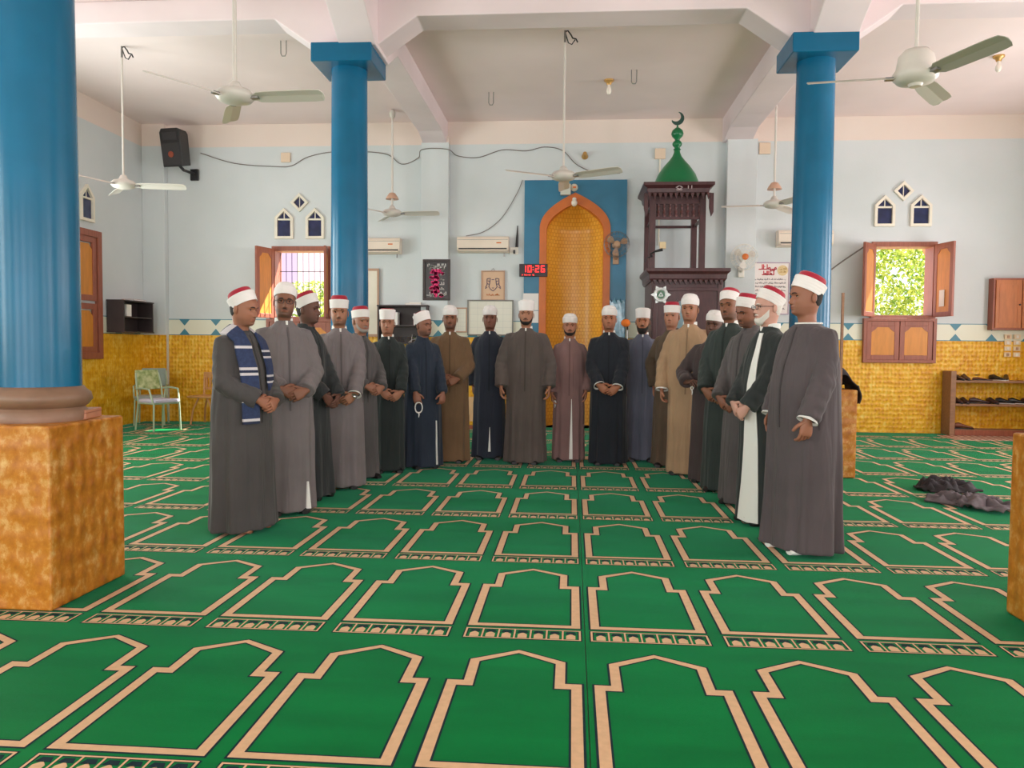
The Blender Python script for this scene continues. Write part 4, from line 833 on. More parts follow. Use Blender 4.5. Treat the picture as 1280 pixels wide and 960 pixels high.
# wall fans
def wall_fan(label, u, z, d0, body, blade, cage):
    t = wall_thing('wall_fan', label, 'fan', u, z, d0, 'wall fans'); m = MB(); m.box(-.05, .05, -.035, 0, -.30, -.12); m.build('wall_plate', body, t, bevel=.01)
    m = MB(); m.tube([(0, -.03, -.2), (0, -.1, -.16), (0, -.12, -.05)], [.035, .03, .035], 12); m.build('neck', body, t, smooth=True)
    m = MB(); m.mark(); m.lathe([(.004, -.02), (.05, -.01), (.07, .04), (.065, .1), (.03, .13), (.003, .132)], 24); m.xf(Matrix.Translation((0, -.08, 0)) @ Matrix.Rotation(PI/2, 4, 'X')); m.build('motor', body, t, smooth=True)
    for k in range(3):
        m = MB(); a0 = k*2*PI/3+.4
        rows = []
        for r, w in ((.03, .2), (.08, .34), (.13, .40), (.165, .34), (.18, .15)): rows.append([(r*math.cos(a0-w), -.24-.02*w, r*math.sin(a0-w)), (r*math.cos(a0), -.235, r*math.sin(a0)), (r*math.cos(a0+w), -.235+.05*w, r*math.sin(a0+w)), (r*math.cos(a0), -.231, r*math.sin(a0))])
        m.loft(rows); m.build('blade', blade, t, smooth=True)
    m = MB(); rg = lambda r, y: [(r*math.cos(2*PI*j/32), y, r*math.sin(2*PI*j/32)) for j in range(33)]
    for r, y in ((.21, -.235), (.20, -.28), (.20, -.19), (.14, -.30), (.08, -.31), (.12, -.17)): m.tube(rg(r, y), .0028, 5)
    for k in range(22):
        a = 2*PI*k/22; m.tube([(r*math.cos(a), y, r*math.sin(a)) for r, y in ((.045, -.312), (.14, -.302), (.19, -.285), (.21, -.235), (.19, -.19), (.10, -.165), (.06, -.165))], .0018, 4)
    m.build('wire_cage', cage, t, smooth=True); m = MB(); m.mark(); m.lathe([(.05, 0), (.05, .012), (.03, .02), (.003, .021)], 20); m.xf(Matrix.Translation((0, -.305, 0)) @ Matrix.Rotation(PI/2, 4, 'X')); m.build('hub_badge', blade if body != M_WHITE else M_ORANGE, t, smooth=True)
M_FANB = mat('fan_brown', (176, 138, 108), .4)
wall_fan('grey caged wall fan right of the orange arch', .70, 3.02, .05, M_FANB, M_FANB, M_GREY); wall_fan('white caged wall fan on the right pilaster with an orange hub', 2.71, 2.80, .165, M_WHITE, mat('fan_clear', (214, 206, 196), .3), M_WHITE)
# printed notice with red heading
t = wall_thing('printed_notice', 'white printed notice with red heading, left of the far right column', 'poster', 3.21, 2.42, .01); box_part('sheet', mat('notice_paper', (236, 226, 222), .6), t, (-.3, .3, -.008, 0, -.5, .33)); m = MB(); m.ring([(-.31, -.51), (.31, -.51), (.31, .34), (-.31, .34)], [(-.295, -.495), (.295, -.495), (.295, .325), (-.295, .325)], lambda u, z, d: (u, -d, z), 0, .014); m.build('border', mat('notice_border', (176, 150, 170), .5), t)
rr = random.Random(9); red = mat('print_red', (206, 52, 70), .6); ink = mat('print_ink', (140, 128, 132), .6)
strokes('red_heading', red, t, script_line(-.17, .10, .23, .075, rr)+script_line(-.12, .06, .14, .06, rr), -.010, .008)
strokes('text_lines', ink, t, [l for i in range(9) for l in script_line(-.26, .25, .06-i*.06, .022, rr)], -.010, .003)
m = MB(); m.mark(); m.lathe([(.085, 0), (.085, .003)], 24); m.xf(Matrix.Translation((.2, -.008, .21)) @ Matrix.Rotation(PI/2, 4, 'X')); m.build('round_seal', mat('seal_tan', (226, 200, 150), .6), t); strokes('seal_lines', mat('seal_gold', (200, 160, 96), .6), t, script_line(.14, .26, .23, .04, rr)+script_line(.15, .25, .18, .03, rr), -.0125, .004)
# loudspeaker in the corner
t = thing('loudspeaker', 'black loudspeaker on a wall bracket high in the left corner', 'speaker', (-6.66, YB-.32, 4.62), rad(-8)); m = MB(); m.mark()
m.loft([[(x*.19, -.17, -.3+z*.62) for x, z in ((-.95, 0), (.95, 0), (1, .9), (.8, 1), (-.8, 1), (-1, .9))], [(x*.14, .14, -.27+z*.56) for x, z in ((-.95, 0), (.95, 0), (1, .9), (.8, 1), (-.8, 1), (-1, .9))]]); m.xf(Matrix.Rotation(rad(10), 4, 'X')); m.build('cabinet', M_BLACK, t, bevel=.012)
m = MB(); m.mark(); m.box(-.165, .165, -.18, -.17, -.27, .08); m.box(-.13, .13, -.18, -.17, .13, .25); m.xf(Matrix.Rotation(rad(10), 4, 'X')); g = m.build('grille', mat('grille', (56, 54, 56), .6, bump=.6, bscale=120), t, bevel=.004)
m = MB(); m.mark(); m.lathe([(.05, 0), (.05, .01), (.02, .014)], 16); m.xf(Matrix.Rotation(rad(10), 4, 'X') @ Matrix.Translation((0, -.18, -.1)) @ Matrix.Rotation(PI/2, 4, 'X')); m.build('cone_badge', mat('cone', (150, 70, 50), .5), t)
m = MB(); m.tube([(.05, -.02, -.28), (.12, .0, -.36), (.12, .31, -.36)], .025, 8); m.box(.05, .19, .28, .318, -.47, -.28); m.build('bracket', M_BLACK, t)
# junction boxes, mounts and slack cable
for i, (lb, u, z, s) in enumerate((('pale square junction box with a conduit, left of the green dome', 1.40, 4.53, .085), ('pale square junction box on the wall right of the loudspeaker', -4.9, 4.53, .08), ('pale square junction box between right pilaster and far right column', 3.08, 4.6, .09))):
    t = wall_thing('junction_box', lb, 'box', u, z, 0, 'junction boxes'); box_part('box_lid', mat('jbox', (226, 202, 178), .5), t, (-s, s, -.04, 0, -s, s), bevel=.005)
    if i == 0: m = MB(); m.tube([(.0, -.015, -s), (.0, -.015, -1.5)], .014, 8); m.build('conduit', M_CREAM, t, smooth=True)
t = wall_thing('bayonet_lamp', 'small brass bayonet lamp holder above the blue panel', 'lamp', .17, 4.5); m = MB(); m.mark(); m.lathe([(.055, 0), (.05, .03), (.03, .06), (.032, .1), (.003, .101)], 16); m.xf(Matrix.Rotation(rad(70), 4, 'X')); m.build('holder', mat('brass', (206, 160, 96), .35, metal=.5), t, smooth=True)
def cable(label, pts, r=.007, mt=None):
    P = [Vector(p) for p in pts]; out = []
    for i in range(len(P)-1):
        p0, p1, p2, p3 = P[max(0, i-1)], P[i], P[i+1], P[min(len(P)-1, i+2)]
        for k in range(6): u = k/6; out.append(.5*((2*p1)+(p2-p0)*u+(2*p0-5*p1+4*p2-p3)*u*u+(3*p1-p0-3*p2+p3)*u**3))
    out.append(P[-1]); m = MB(); m.tube(out, r, 6); return tag(m.build('cable', mt or M_CABLE, smooth=True), label, 'cable', 'cables along the back wall')
w = YB-.02; pw = YB-.18
cable('slack grey cable looping along the wall top from loudspeaker to niche', [(-6.4, w, 4.62), (-5.8, w, 4.44), (-5.1, w, 4.38), (-4.8, w, 4.39), (-4.5, w, 4.54), (-4.0, w, 4.62), (-3.2, w, 4.58), (-2.9, w, 4.40), (-2.62, w, 4.5), (-2.52, pw, 4.6), (-2.1, pw, 4.6), (-1.95, w, 4.53), (-1.6, w, 4.5), (-1.2, w, 4.62), (-.8, w, 4.60), (-.5, w, 4.66), (-.2, w, 4.6), (.05, w, 4.36), (.4, w, 4.22), (.75, w, 4.22)])
cable('thin grey cable rising from the middle air conditioner to the blue panel', [(-1.8, w, 3.2), (-1.5, w, 3.27), (-1.2, w, 3.5), (-.95, w, 3.9), (-.86, w, 4.12)], .006)
cable('dark cable slanting down to the right window shutter', [(4.62, w-.3, 3.0), (4.3, w-.1, 2.75), (4.0, w, 2.5)], .012)
t = thing('door_panel_stack', 'tall narrow cream board leaning on the wall right of the far left column', 'board', (-3.36, YB-.03, 1.5)); m = MB(); m.ring([(-.16, 0), (.08, 0), (.08, 1.15), (-.16, 1.15)], [(-.12, .04), (.05, .04), (.05, 1.11), (-.12, 1.11)], lambda u, z, d: (u, -d, z), 0, .03); m.build('frame', mat('frame_tan', (186, 148, 124), .5), t); box_part('panel', M_CREAM, t, (-.15, .07, -.015, 0, .01, 1.14))
# dark bookcase on the wall
t = thing('bookcase', 'dark open bookcase on the wall behind the young man in black', 'bookcase', (-2.82, YB, 1.40))
box_part('carcass', M_BLACKW, t, (-.42, .42, -.02, -.0, 0, .6), (-.42, -.395, -.3, -.02, 0, .6), (.395, .42, -.3, -.02, 0, .6)); box_part('shelf', M_BLACKW, t, (-.395, .395, -.3, -.02, .27, .29)); box_part('top_board', M_BLACKW, t, (-.43, .43, -.31, 0, .6, .625)); box_part('bottom_board', M_BLACKW, t, (-.43, .43, -.31, 0, -.02, 0))
def book(lb, x, y, z, w, d, h, col, rz=0, grp=None):
    t = thing('book', lb, 'book', (x, y, z), rz, grp); box_part('cover', mat('cover_%d_%d_%d' % col, col, .5), t, (-w/2, w/2, -d/2, d/2, 0, h), bevel=.002); box_part('pages', M_COTTON, t, (-w/2+.004, w/2+.001, -d/2-.001, d/2-.004, .004, h-.004))
book('pale book lying flat on top of the dark bookcase', -2.66, YB-.16, 2.025, .26, .2, .03, (214, 180, 150), .1); book('cream booklet lying under the pale book on the bookcase', -2.62, YB-.14, 2.055, .2, .15, .02, (226, 214, 196), -.1)
for i, (x, c) in enumerate(((-3.12, (120, 40, 44)), (-3.04, (92, 54, 60)), (-2.95, (60, 60, 92)), (-2.62, (150, 46, 52)), (-2.54, (104, 40, 46)))):
    book(['dark red book at the left end of the bookcase top shelf', 'plum book second from left on the bookcase top shelf', 'navy book third from left on the bookcase top shelf', 'bright red book near the right end of the bookcase shelf', 'maroon book at the right end of the bookcase shelf'][i], x, YB-.15, 1.69, .06, .16, .22-.02*(i % 2), c, 0, 'books in the dark bookcase')
t = thing('wire_rack', 'silver wire rack in the lower bay of the bookcase', 'rack', (-2.62, YB-.17, 1.402)); m = MB()
for k in range(4): m.tube([(-.12+.02*k, -.06, 0), (-.06, .0, .05+.03*k), (.02, 0, .06+.02*k), (.1-.01*k, -.05, .01)], .006, 6)
m.build('wires', M_CHROME, t, smooth=True)
# carved wooden stand seen between two men
t = thing('carved_stand', 'cream carved wooden stand with a round cap, between the men in brown and navy', 'stand', (-1.63, 12.72, .003)); wd_ = mat('wood_pale', (222, 182, 138), .45, var=.08, scale=5, stretch=(6, 6, 1))
for s in (-1, 1):
    m = MB(); m.lathe([(.055, 0), (.055, .12), (.045, .14), (.045, .56), (.06, .58), (.062, .62), (.05, .63), (.05, .66), (.062, .67), (.06, .70), (.045, .72), (.05, .76), (.035, .8), (.003, .81)], 20, (s*.28-.02, 0, 0)); p = m.build('turned_post', wd_, t, smooth=True)
    m = MB(); m.lathe([(.064, .585), (.064, .60)], 20, (s*.28-.02, 0, 0)); m.lathe([(.064, .68), (.064, .69)], 20, (s*.28-.02, 0, 0)); m.build('orange_ring', M_ORANGE, p)
box_part('panel', wd_, t, (-.26, .22, -.02, .02, .12, .52)); box_part('dark_slot', M_BLACKW, t, (.03, .055, -.024, -.02, .2, .45)); box_part('foot_rail', M_WOODR, t, (-.36, .32, -.08, .08, 0, .05))

# ------------------------------------------------------------------ pulpit (minbar)
t = thing('pulpit', 'dark carved wooden pulpit with a green onion dome and crescent', 'pulpit', (1.7, 12.4, .003))
box_part('lower_body', M_DARKW, t, (-.52, .53, -.46, -.42, 0, 2.36), (-.52, -.48, -.42, .7, 0, 2.36), (.49, .53, -.42, .7, 0, 2.36), (-.48, .49, -.42, .7, 2.3, 2.36), bevel=.006)
# front frame mouldings and the arched opening
m = MB(); ao = [(-.30, .4), (.06, .4), (.06, 1.98), (.0, 2.07), (-.12, 2.12), (-.24, 2.07), (-.30, 1.98)]; ai = [(-.27, .42), (.03, .42), (.03, 1.96), (-.02, 2.04), (-.12, 2.085), (-.22, 2.04), (-.27, 1.96)]
ao = [(u+.1, z) for u, z in ao]; ai = [(u+.1, z) for u, z in ai]
m.ring(ao, ai, lambda u, z, d: (u, -.46-d, z), 0, .03); m.build('arch_moulding', M_DARKW, t)
m = MB(); m.prism(ai, lambda u, z, d: (u, -.46-d, z), 0, .006); m.build('arch_curtain', mat('curtain_blue', (128, 150, 160), .8, var=.1, scale=4), t)
m = MB()
for u in (-.47, .48): m.box(u-.03, u+.03, -.485, -.46, 0, 2.3)
for z in (.3, 2.22): m.box(-.5, .51, -.48, -.46, z-.025, z+.025)
m.build('front_moulding', M_DARKW, t, bevel=.004)
def cornice(name, x0, x1, y0, y1, z0, z1, fl):
    m = MB(); h = z1-z0; m.loft([[(x0-o, y0-o, z), (x1+o, y0-o, z), (x1+o, y1, z), (x0-o, y1, z)] for o, z in ((0, z0), (fl*.35, z0+h*.2), (fl*.45, z0+h*.55), (fl, z0+h*.75), (fl, z1))]); return m.build(name, M_DARKW, t, bevel=.004)
cornice('lower_cornice', -.54, .55, -.48, .7, 2.34, 2.53, .07)
def pendants(name, x0, x1, y, z, n, h, par=None):
    m = MB()
    for i in range(n):
        u = x0+(x1-x0)*(i+.5)/n; m.prism([(u-.028, z), (u+.028, z), (u+.012, z-h*.6), (u, z-h), (u-.012, z-h*.6)], lambda a, b, d: (a, d, b), y-.02, y+.01)
    m.build(name, M_DARKW, par or t)
pendants('pendant_row', -.52, .53, -.50, 2.36, 14, .07)
for i, (x, y) in enumerate(((-.52, -.36), (.22, -.36), (-.52, .46), (.22, .46))): box_part('post', M_DARKW, t, (x-.045, x+.045, y-.045, y+.045, 2.53, 3.72), bevel=.006)
M_DW2 = mat('dark_wood_light', (100, 62, 62), .35)
for y in (-.38, .48): box_part('rail', M_DARKW, t, (-.5, .2, y, y+.03, 3.27, 3.31), (-.5, .2, y, y+.03, 3.50, 3.54))
for x in (-.53, .21): box_part('side_rail', M_DARKW, t, (x, x+.03, -.34, .44, 3.27, 3.31), (x, x+.03, -.34, .44, 3.50, 3.54))
box_part('lattice_backing', M_DARKW, t, (-.5, .2, -.352, -.342, 3.31, 3.66))
for i in range(8):
    m = MB(); m.lathe([(.016, 3.31), (.022, 3.33), (.01, 3.355), (.024, 3.385), (.01, 3.42), (.022, 3.45), (.01, 3.475), (.018, 3.50)], 10, (-.435+i*.087, -.368, 0)); m.build('spindle', M_DW2, t, smooth=True)
pendants('canopy_pendants', -.62, .32, -.50, 3.64, 12, .10); 
for i in range(11): pass
cornice('canopy', -.56, .26, -.42, .56, 3.62, 3.80, .11)
for x in (-.63, .33):
    m = MB(); m.prism([(x-.03, 3.64), (x+.03, 3.64), (x+.03, 3.36), (x-.0, 3.30), (x-.03, 3.42)], lambda a, b, d: (a, d, b), -.5, -.44); m.build('corner_bracket', M_DARKW, t, bevel=.003)
strokes('inlay', mat('inlay_silver', (176, 160, 160), .4), t, [[(-.2, 3.715), (-.15, 3.74), (-.1, 3.715), (-.15, 3.69), (-.2, 3.715)], [(-.02, 3.70), (-.02, 3.74)], [(.03, 3.70), (.03, 3.74)], [(-.19, 3.68), (-.11, 3.68)]], -.535, .006)
M_DOME = mat('dome_green', (22, 112, 66), .28)
m = MB(); m.lathe([(.34, 3.80), (.345, 3.83), (.33, 3.92), (.29, 4.02), (.21, 4.14), (.13, 4.23), (.075, 4.30), (.05, 4.36), (.045, 4.4), (.06, 4.41), (.04, 4.43), (.04, 4.44), (.07, 4.47), (.075, 4.50), (.06, 4.53), (.035, 4.55), (.04, 4.57), (.08, 4.61), (.095, 4.65), (.08, 4.70), (.04, 4.735), (.014, 4.75), (.012, 4.79)], 32, (-.12, .05, 0)); m.build('onion_dome', M_DOME, t, smooth=True, angle=55)
m = MB(); n = 18; A_ = [(.10*math.cos(a), .10*math.sin(a)) for a in [rad(-155+i*230/n) for i in range(n+1)]]; B_ = [(-.028+.078*math.cos(a), .03+.078*math.sin(a)) for a in [rad(-140+i*200/n) for i in range(n+1)]]
m.prism(A_+B_[::-1], lambda u, z, d: (-.12+u, .05+d, 4.885+z), -.012, .012); m.build('crescent', mat('crescent_green', (38, 70, 62), .3), t)
# silver medallion on the pulpit front
t2 = thing('medallion', 'round silver medallion with a green centre on the pulpit front', 'ornament', (1.31, 11.91, 2.14)); M_SILV = mat('silver_paint', (206, 208, 206), .3, metal=.35); m = MB(); m.mark(); m.lathe([(.055, 0), (.065, .016), (.085, .024), (.105, .018), (.112, 0)], 28); m.xf(Matrix.Rotation(PI/2, 4, 'X')); m.build('rim', M_SILV, t2, smooth=True)
for k in range(6):
    a = 2*PI*k/6; m = MB(); m.prism([(.095*math.cos(a-.3), .095*math.sin(a-.3)), (.12*math.cos(a-.2), .12*math.sin(a-.2)), (.15*math.cos(a), .15*math.sin(a)), (.12*math.cos(a+.2), .12*math.sin(a+.2)), (.095*math.cos(a+.3), .095*math.sin(a+.3))], lambda u, z, d: (u, -d, z), 0, .012); m.build('petal', M_SILV, t2)
m = MB(); m.mark(); m.lathe([(.06, 0), (.06, .012)], 24); m.xf(Matrix.Rotation(PI/2, 4, 'X')); m.build('centre', mat('medal_green', (70, 110, 84), .3), t2); strokes('centre_mark', M_SILV, t2, [[(-.03, -.02), (0, .035), (.03, -.02), (-.03, -.02)]], -.015, .006)
# microphones
t = thing('pulpit_microphone', 'black microphone on a clamp at the left pulpit post', 'microphone', (1.18, 11.98, 2.72)); m = MB(); m.tube([(0, 0, 0), (-.03, -.04, .03), (.03, -.09, .06)], .012, 8); m.tube([(0, 0, 0), (-.09, -.06, -.04), (-.12, -.07, -.1)], .008, 8); m.build('arm', M_BLACK, t, smooth=True); m = MB(); m.tube([(.03, -.09, .06), (.14, -.12, .085)], [.016, .024], 10); m.build('capsule', M_BLACK, t, smooth=True); m = MB(); m.box(.10, .19, -.1, -.06, .1, .2); m.build('clip_box', mat('clip_cream', (214, 190, 150), .5), t)
t = thing('microphone_stand', 'microphone stand with an orange foam ball left of the bearded man in slate blue', 'microphone', (.80, 11.6, .003)); m = MB(); m.cyl((0, 0), .012, .02, 1.6, 10); m.build('pole', M_GREY, t, smooth=True); m = MB(); m.lathe([(.15, 0), (.15, .015), (.03, .03), (.012, .05)], 24); m.build('foot', M_BLACK, t, smooth=True); m = MB(); m.tube([(0, 0, 1.6), (.0, -.03, 1.66), (-.02, -.06, 1.68)], .012, 8); m.build('gooseneck', M_BLACK, t, smooth=True); m = MB(); m.ball((-.03, -.08, 1.70), .062, 14, (1.1, 1, .95)); m.build('windscreen', mat('foam_orange', (224, 116, 40), .9, bump=.3, bscale=120), t, smooth=True)

# ------------------------------------------------------------------ left side: chairs, shelf, pedestal box
M_CHG = mat('chair_green', (176, 196, 170), .35, metal=.2)
def metal_chair(label, x, y, rz, seat_c, back_c):
    t = thing('metal_chair', label, 'chair', (x, y, .003), rz, 'metal tube chairs by the left wall')
    for sx in (-1, 1):
        m = MB(); m.tube([(sx*.23, -.22, 0), (sx*.215, -.21, .43)], .014, 8); m.build('leg', M_CHG, t, smooth=True)
        m = MB(); m.tube([(sx*.23, .25, 0), (sx*.21, .2, .43)], .014, 8); m.build('leg', M_CHG, t, smooth=True)
        m = MB(); m.tube([(sx*.21, .2, .42), (sx*.21, .24, .66), (sx*.19, .29, .88)], .014, 8); m.build('back_frame', M_CHG, t, smooth=True)
        m = MB(); m.tube([(sx*.23, .23, .64), (sx*.25, .05, .655), (sx*.245, -.14, .64), (sx*.225, -.2, .44)], .014, 8); m.build('armrest', M_CHG, t, smooth=True)
    m = MB(); m.tube([(-.21, -.2, .42), (.21, -.2, .42), (.21, .2, .42), (-.21, .2, .42), (-.21, -.2, .42)], .013, 8); m.build('seat_frame', M_CHG, t)
    box_part('seat', seat_c, t, (-.21, .21, -.23, .2, .43, .485), bevel=.018)
    m = MB(); m.mark(); m.box(-.19, .19, -.02, .02, -.14, .17); m.xf(Matrix.Translation((0, .275, .76)) @ Matrix.Rotation(rad(-12), 4, 'X')); m.build('backrest', back_c, t, bevel=.012)
M_BACKG = mat('cover_green', (132, 150, 88), .8, rgb2=(196, 200, 150), scale=14)
metal_chair('pale green metal chair with a lavender seat, standing in the sun patch', -6.42, 11.75, rad(62), mat('seat_lavender', (206, 200, 222), .6), M_BACKG)
metal_chair('grey backed metal chair against the wall behind the pale green chair', -6.98, 12.55, rad(20), mat('seat_grey', (170, 176, 176), .6), mat('back_grey', (150, 168, 160), .6))
M_BENT = mat('bentwood', (196, 142, 88), .45, var=.08, scale=5, stretch=(5, 5, 1))
t = thing('wooden_chair', 'brown wooden chair with curved legs behind the nearest man on the left', 'chair', (-6.08, 12.72, .012), rad(-8))
for sx in (-1, 1):
    m = MB(); m.tube([(sx*.20, -.2, 0), (sx*.17, -.17, .25), (sx*.08, -.15, .44)], .016, 8); m.build('leg', M_BENT, t, smooth=True); m = MB(); m.tube([(sx*.21, .21, 0), (sx*.18, .18, .25), (sx*.12, .16, .44)], .016, 8); m.build('leg', M_BENT, t, smooth=True)
    m = MB(); m.tube([(sx*.2, .18, .44), (sx*.21, .21, .65), (sx*.22, .24, .84)], .018, 8); m.build('back_post', M_BENT, t, smooth=True)
box_part('seat', M_BENT, t, (-.25, .25, -.23, .2, .44, .475), bevel=.012); box_part('top_rail', M_BENT, t, (-.23, .23, .215, .245, .76, .86), bevel=.008); box_part('mid_rail', M_BENT, t, (-.21, .21, .19, .21, .56, .6), bevel=.005)
for k in range(6): box_part('slat', M_BENT, t, (-.18+k*.066, -.15+k*.066, .205, .222, .59, .77))
t = thing('box_shelf', 'small dark open box shelf with a booklet on the left wall, beside the shuttered window', 'shelf', (XL, 12.42, 1.52))
box_part('carcass', M_BLACKW, t, (.02, .035, -.44, .44, 0, .5), (.035, .30, -.44, -.415, 0, .5), (.035, .30, .415, .44, 0, .5)); box_part('shelf', M_BLACKW, t, (.035, .29, -.415, .415, .24, .26)); box_part('top_board', M_BLACKW, t, (.02, .31, -.45, .45, .5, .52)); box_part('bottom_board', M_BLACKW, t, (.02, .31, -.45, .45, 0, .02))
book('cream booklet standing in the upper bay of the small dark box shelf', XL+.2, 12.2, 1.783, .12, .14, .19, (226, 216, 176)); book('flat red folder lying on top of the small dark box shelf', XL+.17, 12.5, 2.043, .22, .36, .025, (176, 90, 74))
t = thing('wooden_box_lid', 'reddish flat wooden box lying on the nearest left pedestal top', 'box', (-2.74, 4.06, .921), rad(14)); m = MB(); m.box(-.14, .14, -.12, .12, 0, .05); m.build('box_body', mat('box_red', (186, 128, 100), .5, var=.1, scale=8), t, bevel=.004); box_part('lid_seam', M_WOODR, t, (-.142, .142, -.122, .122, .032, .036))

# ------------------------------------------------------------------ right side: cabinet, switches, rack, shoes, mat, cloths
t = thing('wall_cabinet', 'orange brown two door wall cabinet at the right edge', 'cabinet', (7.07, YB, 1.68)); box_part('carcass', M_WOODR, t, (-.42, .44, -.16, 0, 0, .82), bevel=.004)
for x0, x1 in ((-.39, .0), (.015, .41)):
    d = box_part('door', M_CABW, t, (x0, x1, -.185, -.16, .03, .79), bevel=.004); m = MB(); m.ring([(x0+.05, .09), (x1-.05, .09), (x1-.05, .73), (x0+.05, .73)], [(x0+.065, .105), (x1-.065, .105), (x1-.065, .715), (x0+.065, .715)], lambda u, z, q: (u, -.185-q, z), 0, .005); m.build('door_moulding', M_CABW, d)
m = MB(); m.ball((-.03, -.195, .4), .014, 10); m.build('knob', M_BLACKW, t, smooth=True)
for r in range(4):
    for c in range(2):
        t = wall_thing('light_switch', 'cream light switch under the wall cabinet, %s of the two columns, %s from the top' % (('left', 'right')[c], ('first', 'second', 'third', 'fourth')[r]), 'switch', 6.96+c*.14, 1.575-r*.095, .02, 'light switches under the cabinet')
        box_part('face_plate', mat('switch_cream', (232, 206, 170), .4), t, (-.052, .052, -.025, 0, -.036, .036), bevel=.004); box_part('rocker', M_WHITE if (r+c) % 3 else M_FANB, t, (-.02, .02, -.031, -.025, -.022, .022), bevel=.002)
RW = mat('rack_wood', (150, 110, 84), .6, var=.12, scale=5, stretch=(1, 6, 6))
t = thing('shoe_rack', 'low wooden shoe rack with three shelves against the right back wall', 'rack', (6.75, YB-.18, .003))
box_part('upright', RW, t, (-.78, -.70, -.15, .15, 0, 1.02), bevel=.004); box_part('upright', RW, t, (.62, .70, -.15, .15, 0, 1.02), bevel=.004)
for z in (.84, .47, .06): box_part('shelf', RW, t, (-.70, .62, -.15, .15, z, z+.035), bevel=.003)
box_part('kick_board', M_WOODR, t, (-.70, .62, -.155, -.14, .0, .09))
def shoe(label, x, y, z, rz, mt, style='low', grp='shoes on the rack'):
    t = thing('shoe', label, 'shoe', (x, y, z), rad(rz), grp)
    prof = [(-.13, .02, .02, .03), (-.12, .033, .04, .05), (-.06, .036, .045, .058), (0, .036, .03, .048), (.06, .042, .02, .036), (.11, .038, .016, .03), (.145, .014, .01, .022)]
    if style == 'pointed': prof = [(a*1.1, w*.9, h, c) for a, w, h, c in prof]
    if style == 'sandal': prof = [(a, w, h*.45, c*.6) for a, w, h, c in prof]
    m = MB(); m.loft([[(a_*w, y_, c+h*(b_ if b_ > 0 else b_*.9)) for a_, b_ in [(math.cos(2*PI*j/14), math.sin(2*PI*j/14)) for j in range(14)]] for y_, w, h, c in [(-q, w, h, c) for q, w, h, c in prof]]); m.v = [(a, b, max(.012, c)) for a, b, c in m.v]; m.build('upper', mt, t, smooth=True)
    m = MB(); m.prism([(a*w*1.08, b) for a, b, w in [(1, .13, .03), (1, .06, .036), (1, 0, .034), (1, -.07, .043), (1, -.12, .034), (.3, -.155, .02), (-.3, -.155, .02), (-1, -.12, .034), (-1, -.07, .043), (-1, 0, .034), (-1, .06, .036), (-1, .13, .03)]], lambda u, v, d: (u, v, d), 0, .016); m.build('sole', M_SOLE if style == 'sneaker' else M_SHOE, t)
    m = MB(); m.ball((0, .065, .085), 1, 12, (.026, .045, .008)); m.build('opening', M_SHOE, t, smooth=True)
    return t
ry = YB-.19
for lb, x, z, rz, mt, st_ in (('dark shoe at the left end of the top shelf, left of its pair', 6.14, .875, 8, M_SHOEP, 'low'), ('dark shoe at the left end of the top shelf, right of its pair', 6.25, .875, -6, M_SHOEP, 'low'),
    ('flat tan sandal on the top shelf', 6.50, .875, 70, M_SHOEB, 'sandal'), ('black white soled sneaker on the top shelf, left of its pair', 6.73, .875, 22, M_SHOE, 'sneaker'), ('black white soled sneaker on the top shelf, right of its pair', 6.87, .875, -28, M_SHOE, 'sneaker'),
    ('plum shoe at the left end of the middle shelf, left of its pair', 6.14, .505, 4, M_SHOEP, 'low'), ('plum shoe at the left end of the middle shelf, right of its pair', 6.25, .505, -4, M_SHOEP, 'low'),
    ('pointed dark shoe lying sideways on the middle shelf', 6.47, .505, 75, M_SHOEP, 'pointed'), ('round plum shoe next to the pointed shoe on the middle shelf', 6.68, .505, 5, M_SHOEP, 'low'),
    ('black strapped sandal on the middle shelf, left of two', 6.86, .505, 60, M_SHOE, 'sneaker'), ('black strapped sandal on the middle shelf, right of two', 7.05, .505, 75, M_SHOE, 'sneaker'), ('dark shoe at the right end of the middle shelf', 7.24, .505, 30, M_SHOEP, 'low'),
    ('brown leather shoe alone on the bottom shelf', 6.24, .098, 75, M_SHOEB, 'low')): shoe(lb, x, ry, z, rz, mt, st_)
t = thing('slatted_mat', 'pinkish brown striped slat mat on the floor before the shoe rack', 'mat', (6.55, 12.62, .003)); box_part('backing', mat('mat_beige', (226, 198, 176), .8), t, (-.78, .9, -.42, .22, 0, .005))
sl = None
for k in range(16):
    if sl is None: sl = box_part('slat', mat('mat_brown', (150, 96, 76), .7), t, (-.027, .027, -.42, .22, .005, .008)); sl.location.x = -.74
    else: c = sl.copy(); COL.objects.link(c); c.parent = t; c.location.x = -.74+k*.107
def cloth(name, label, cat, loc, rz, w, d, fn, mt, cols=None, n=26):
    t = thing(name, label, cat, loc, rz); m = MB(); g = [[fn(-w/2+w*j/n, -d/2+d*i/n) for j in range(n+1)] for i in range(n+1)]
    N = n+1; m.add([p for r in g for p in r], [(i*N+j, i*N+j+1, (i+1)*N+j+1, (i+1)*N+j) for i in range(n) for j in range(n)]); o = m.build('cloth', mt, t, smooth=True, fix=False, angle=180); md = o.modifiers.new('thick', 'SOLIDIFY'); md.thickness = .014; md.offset = 1; return t
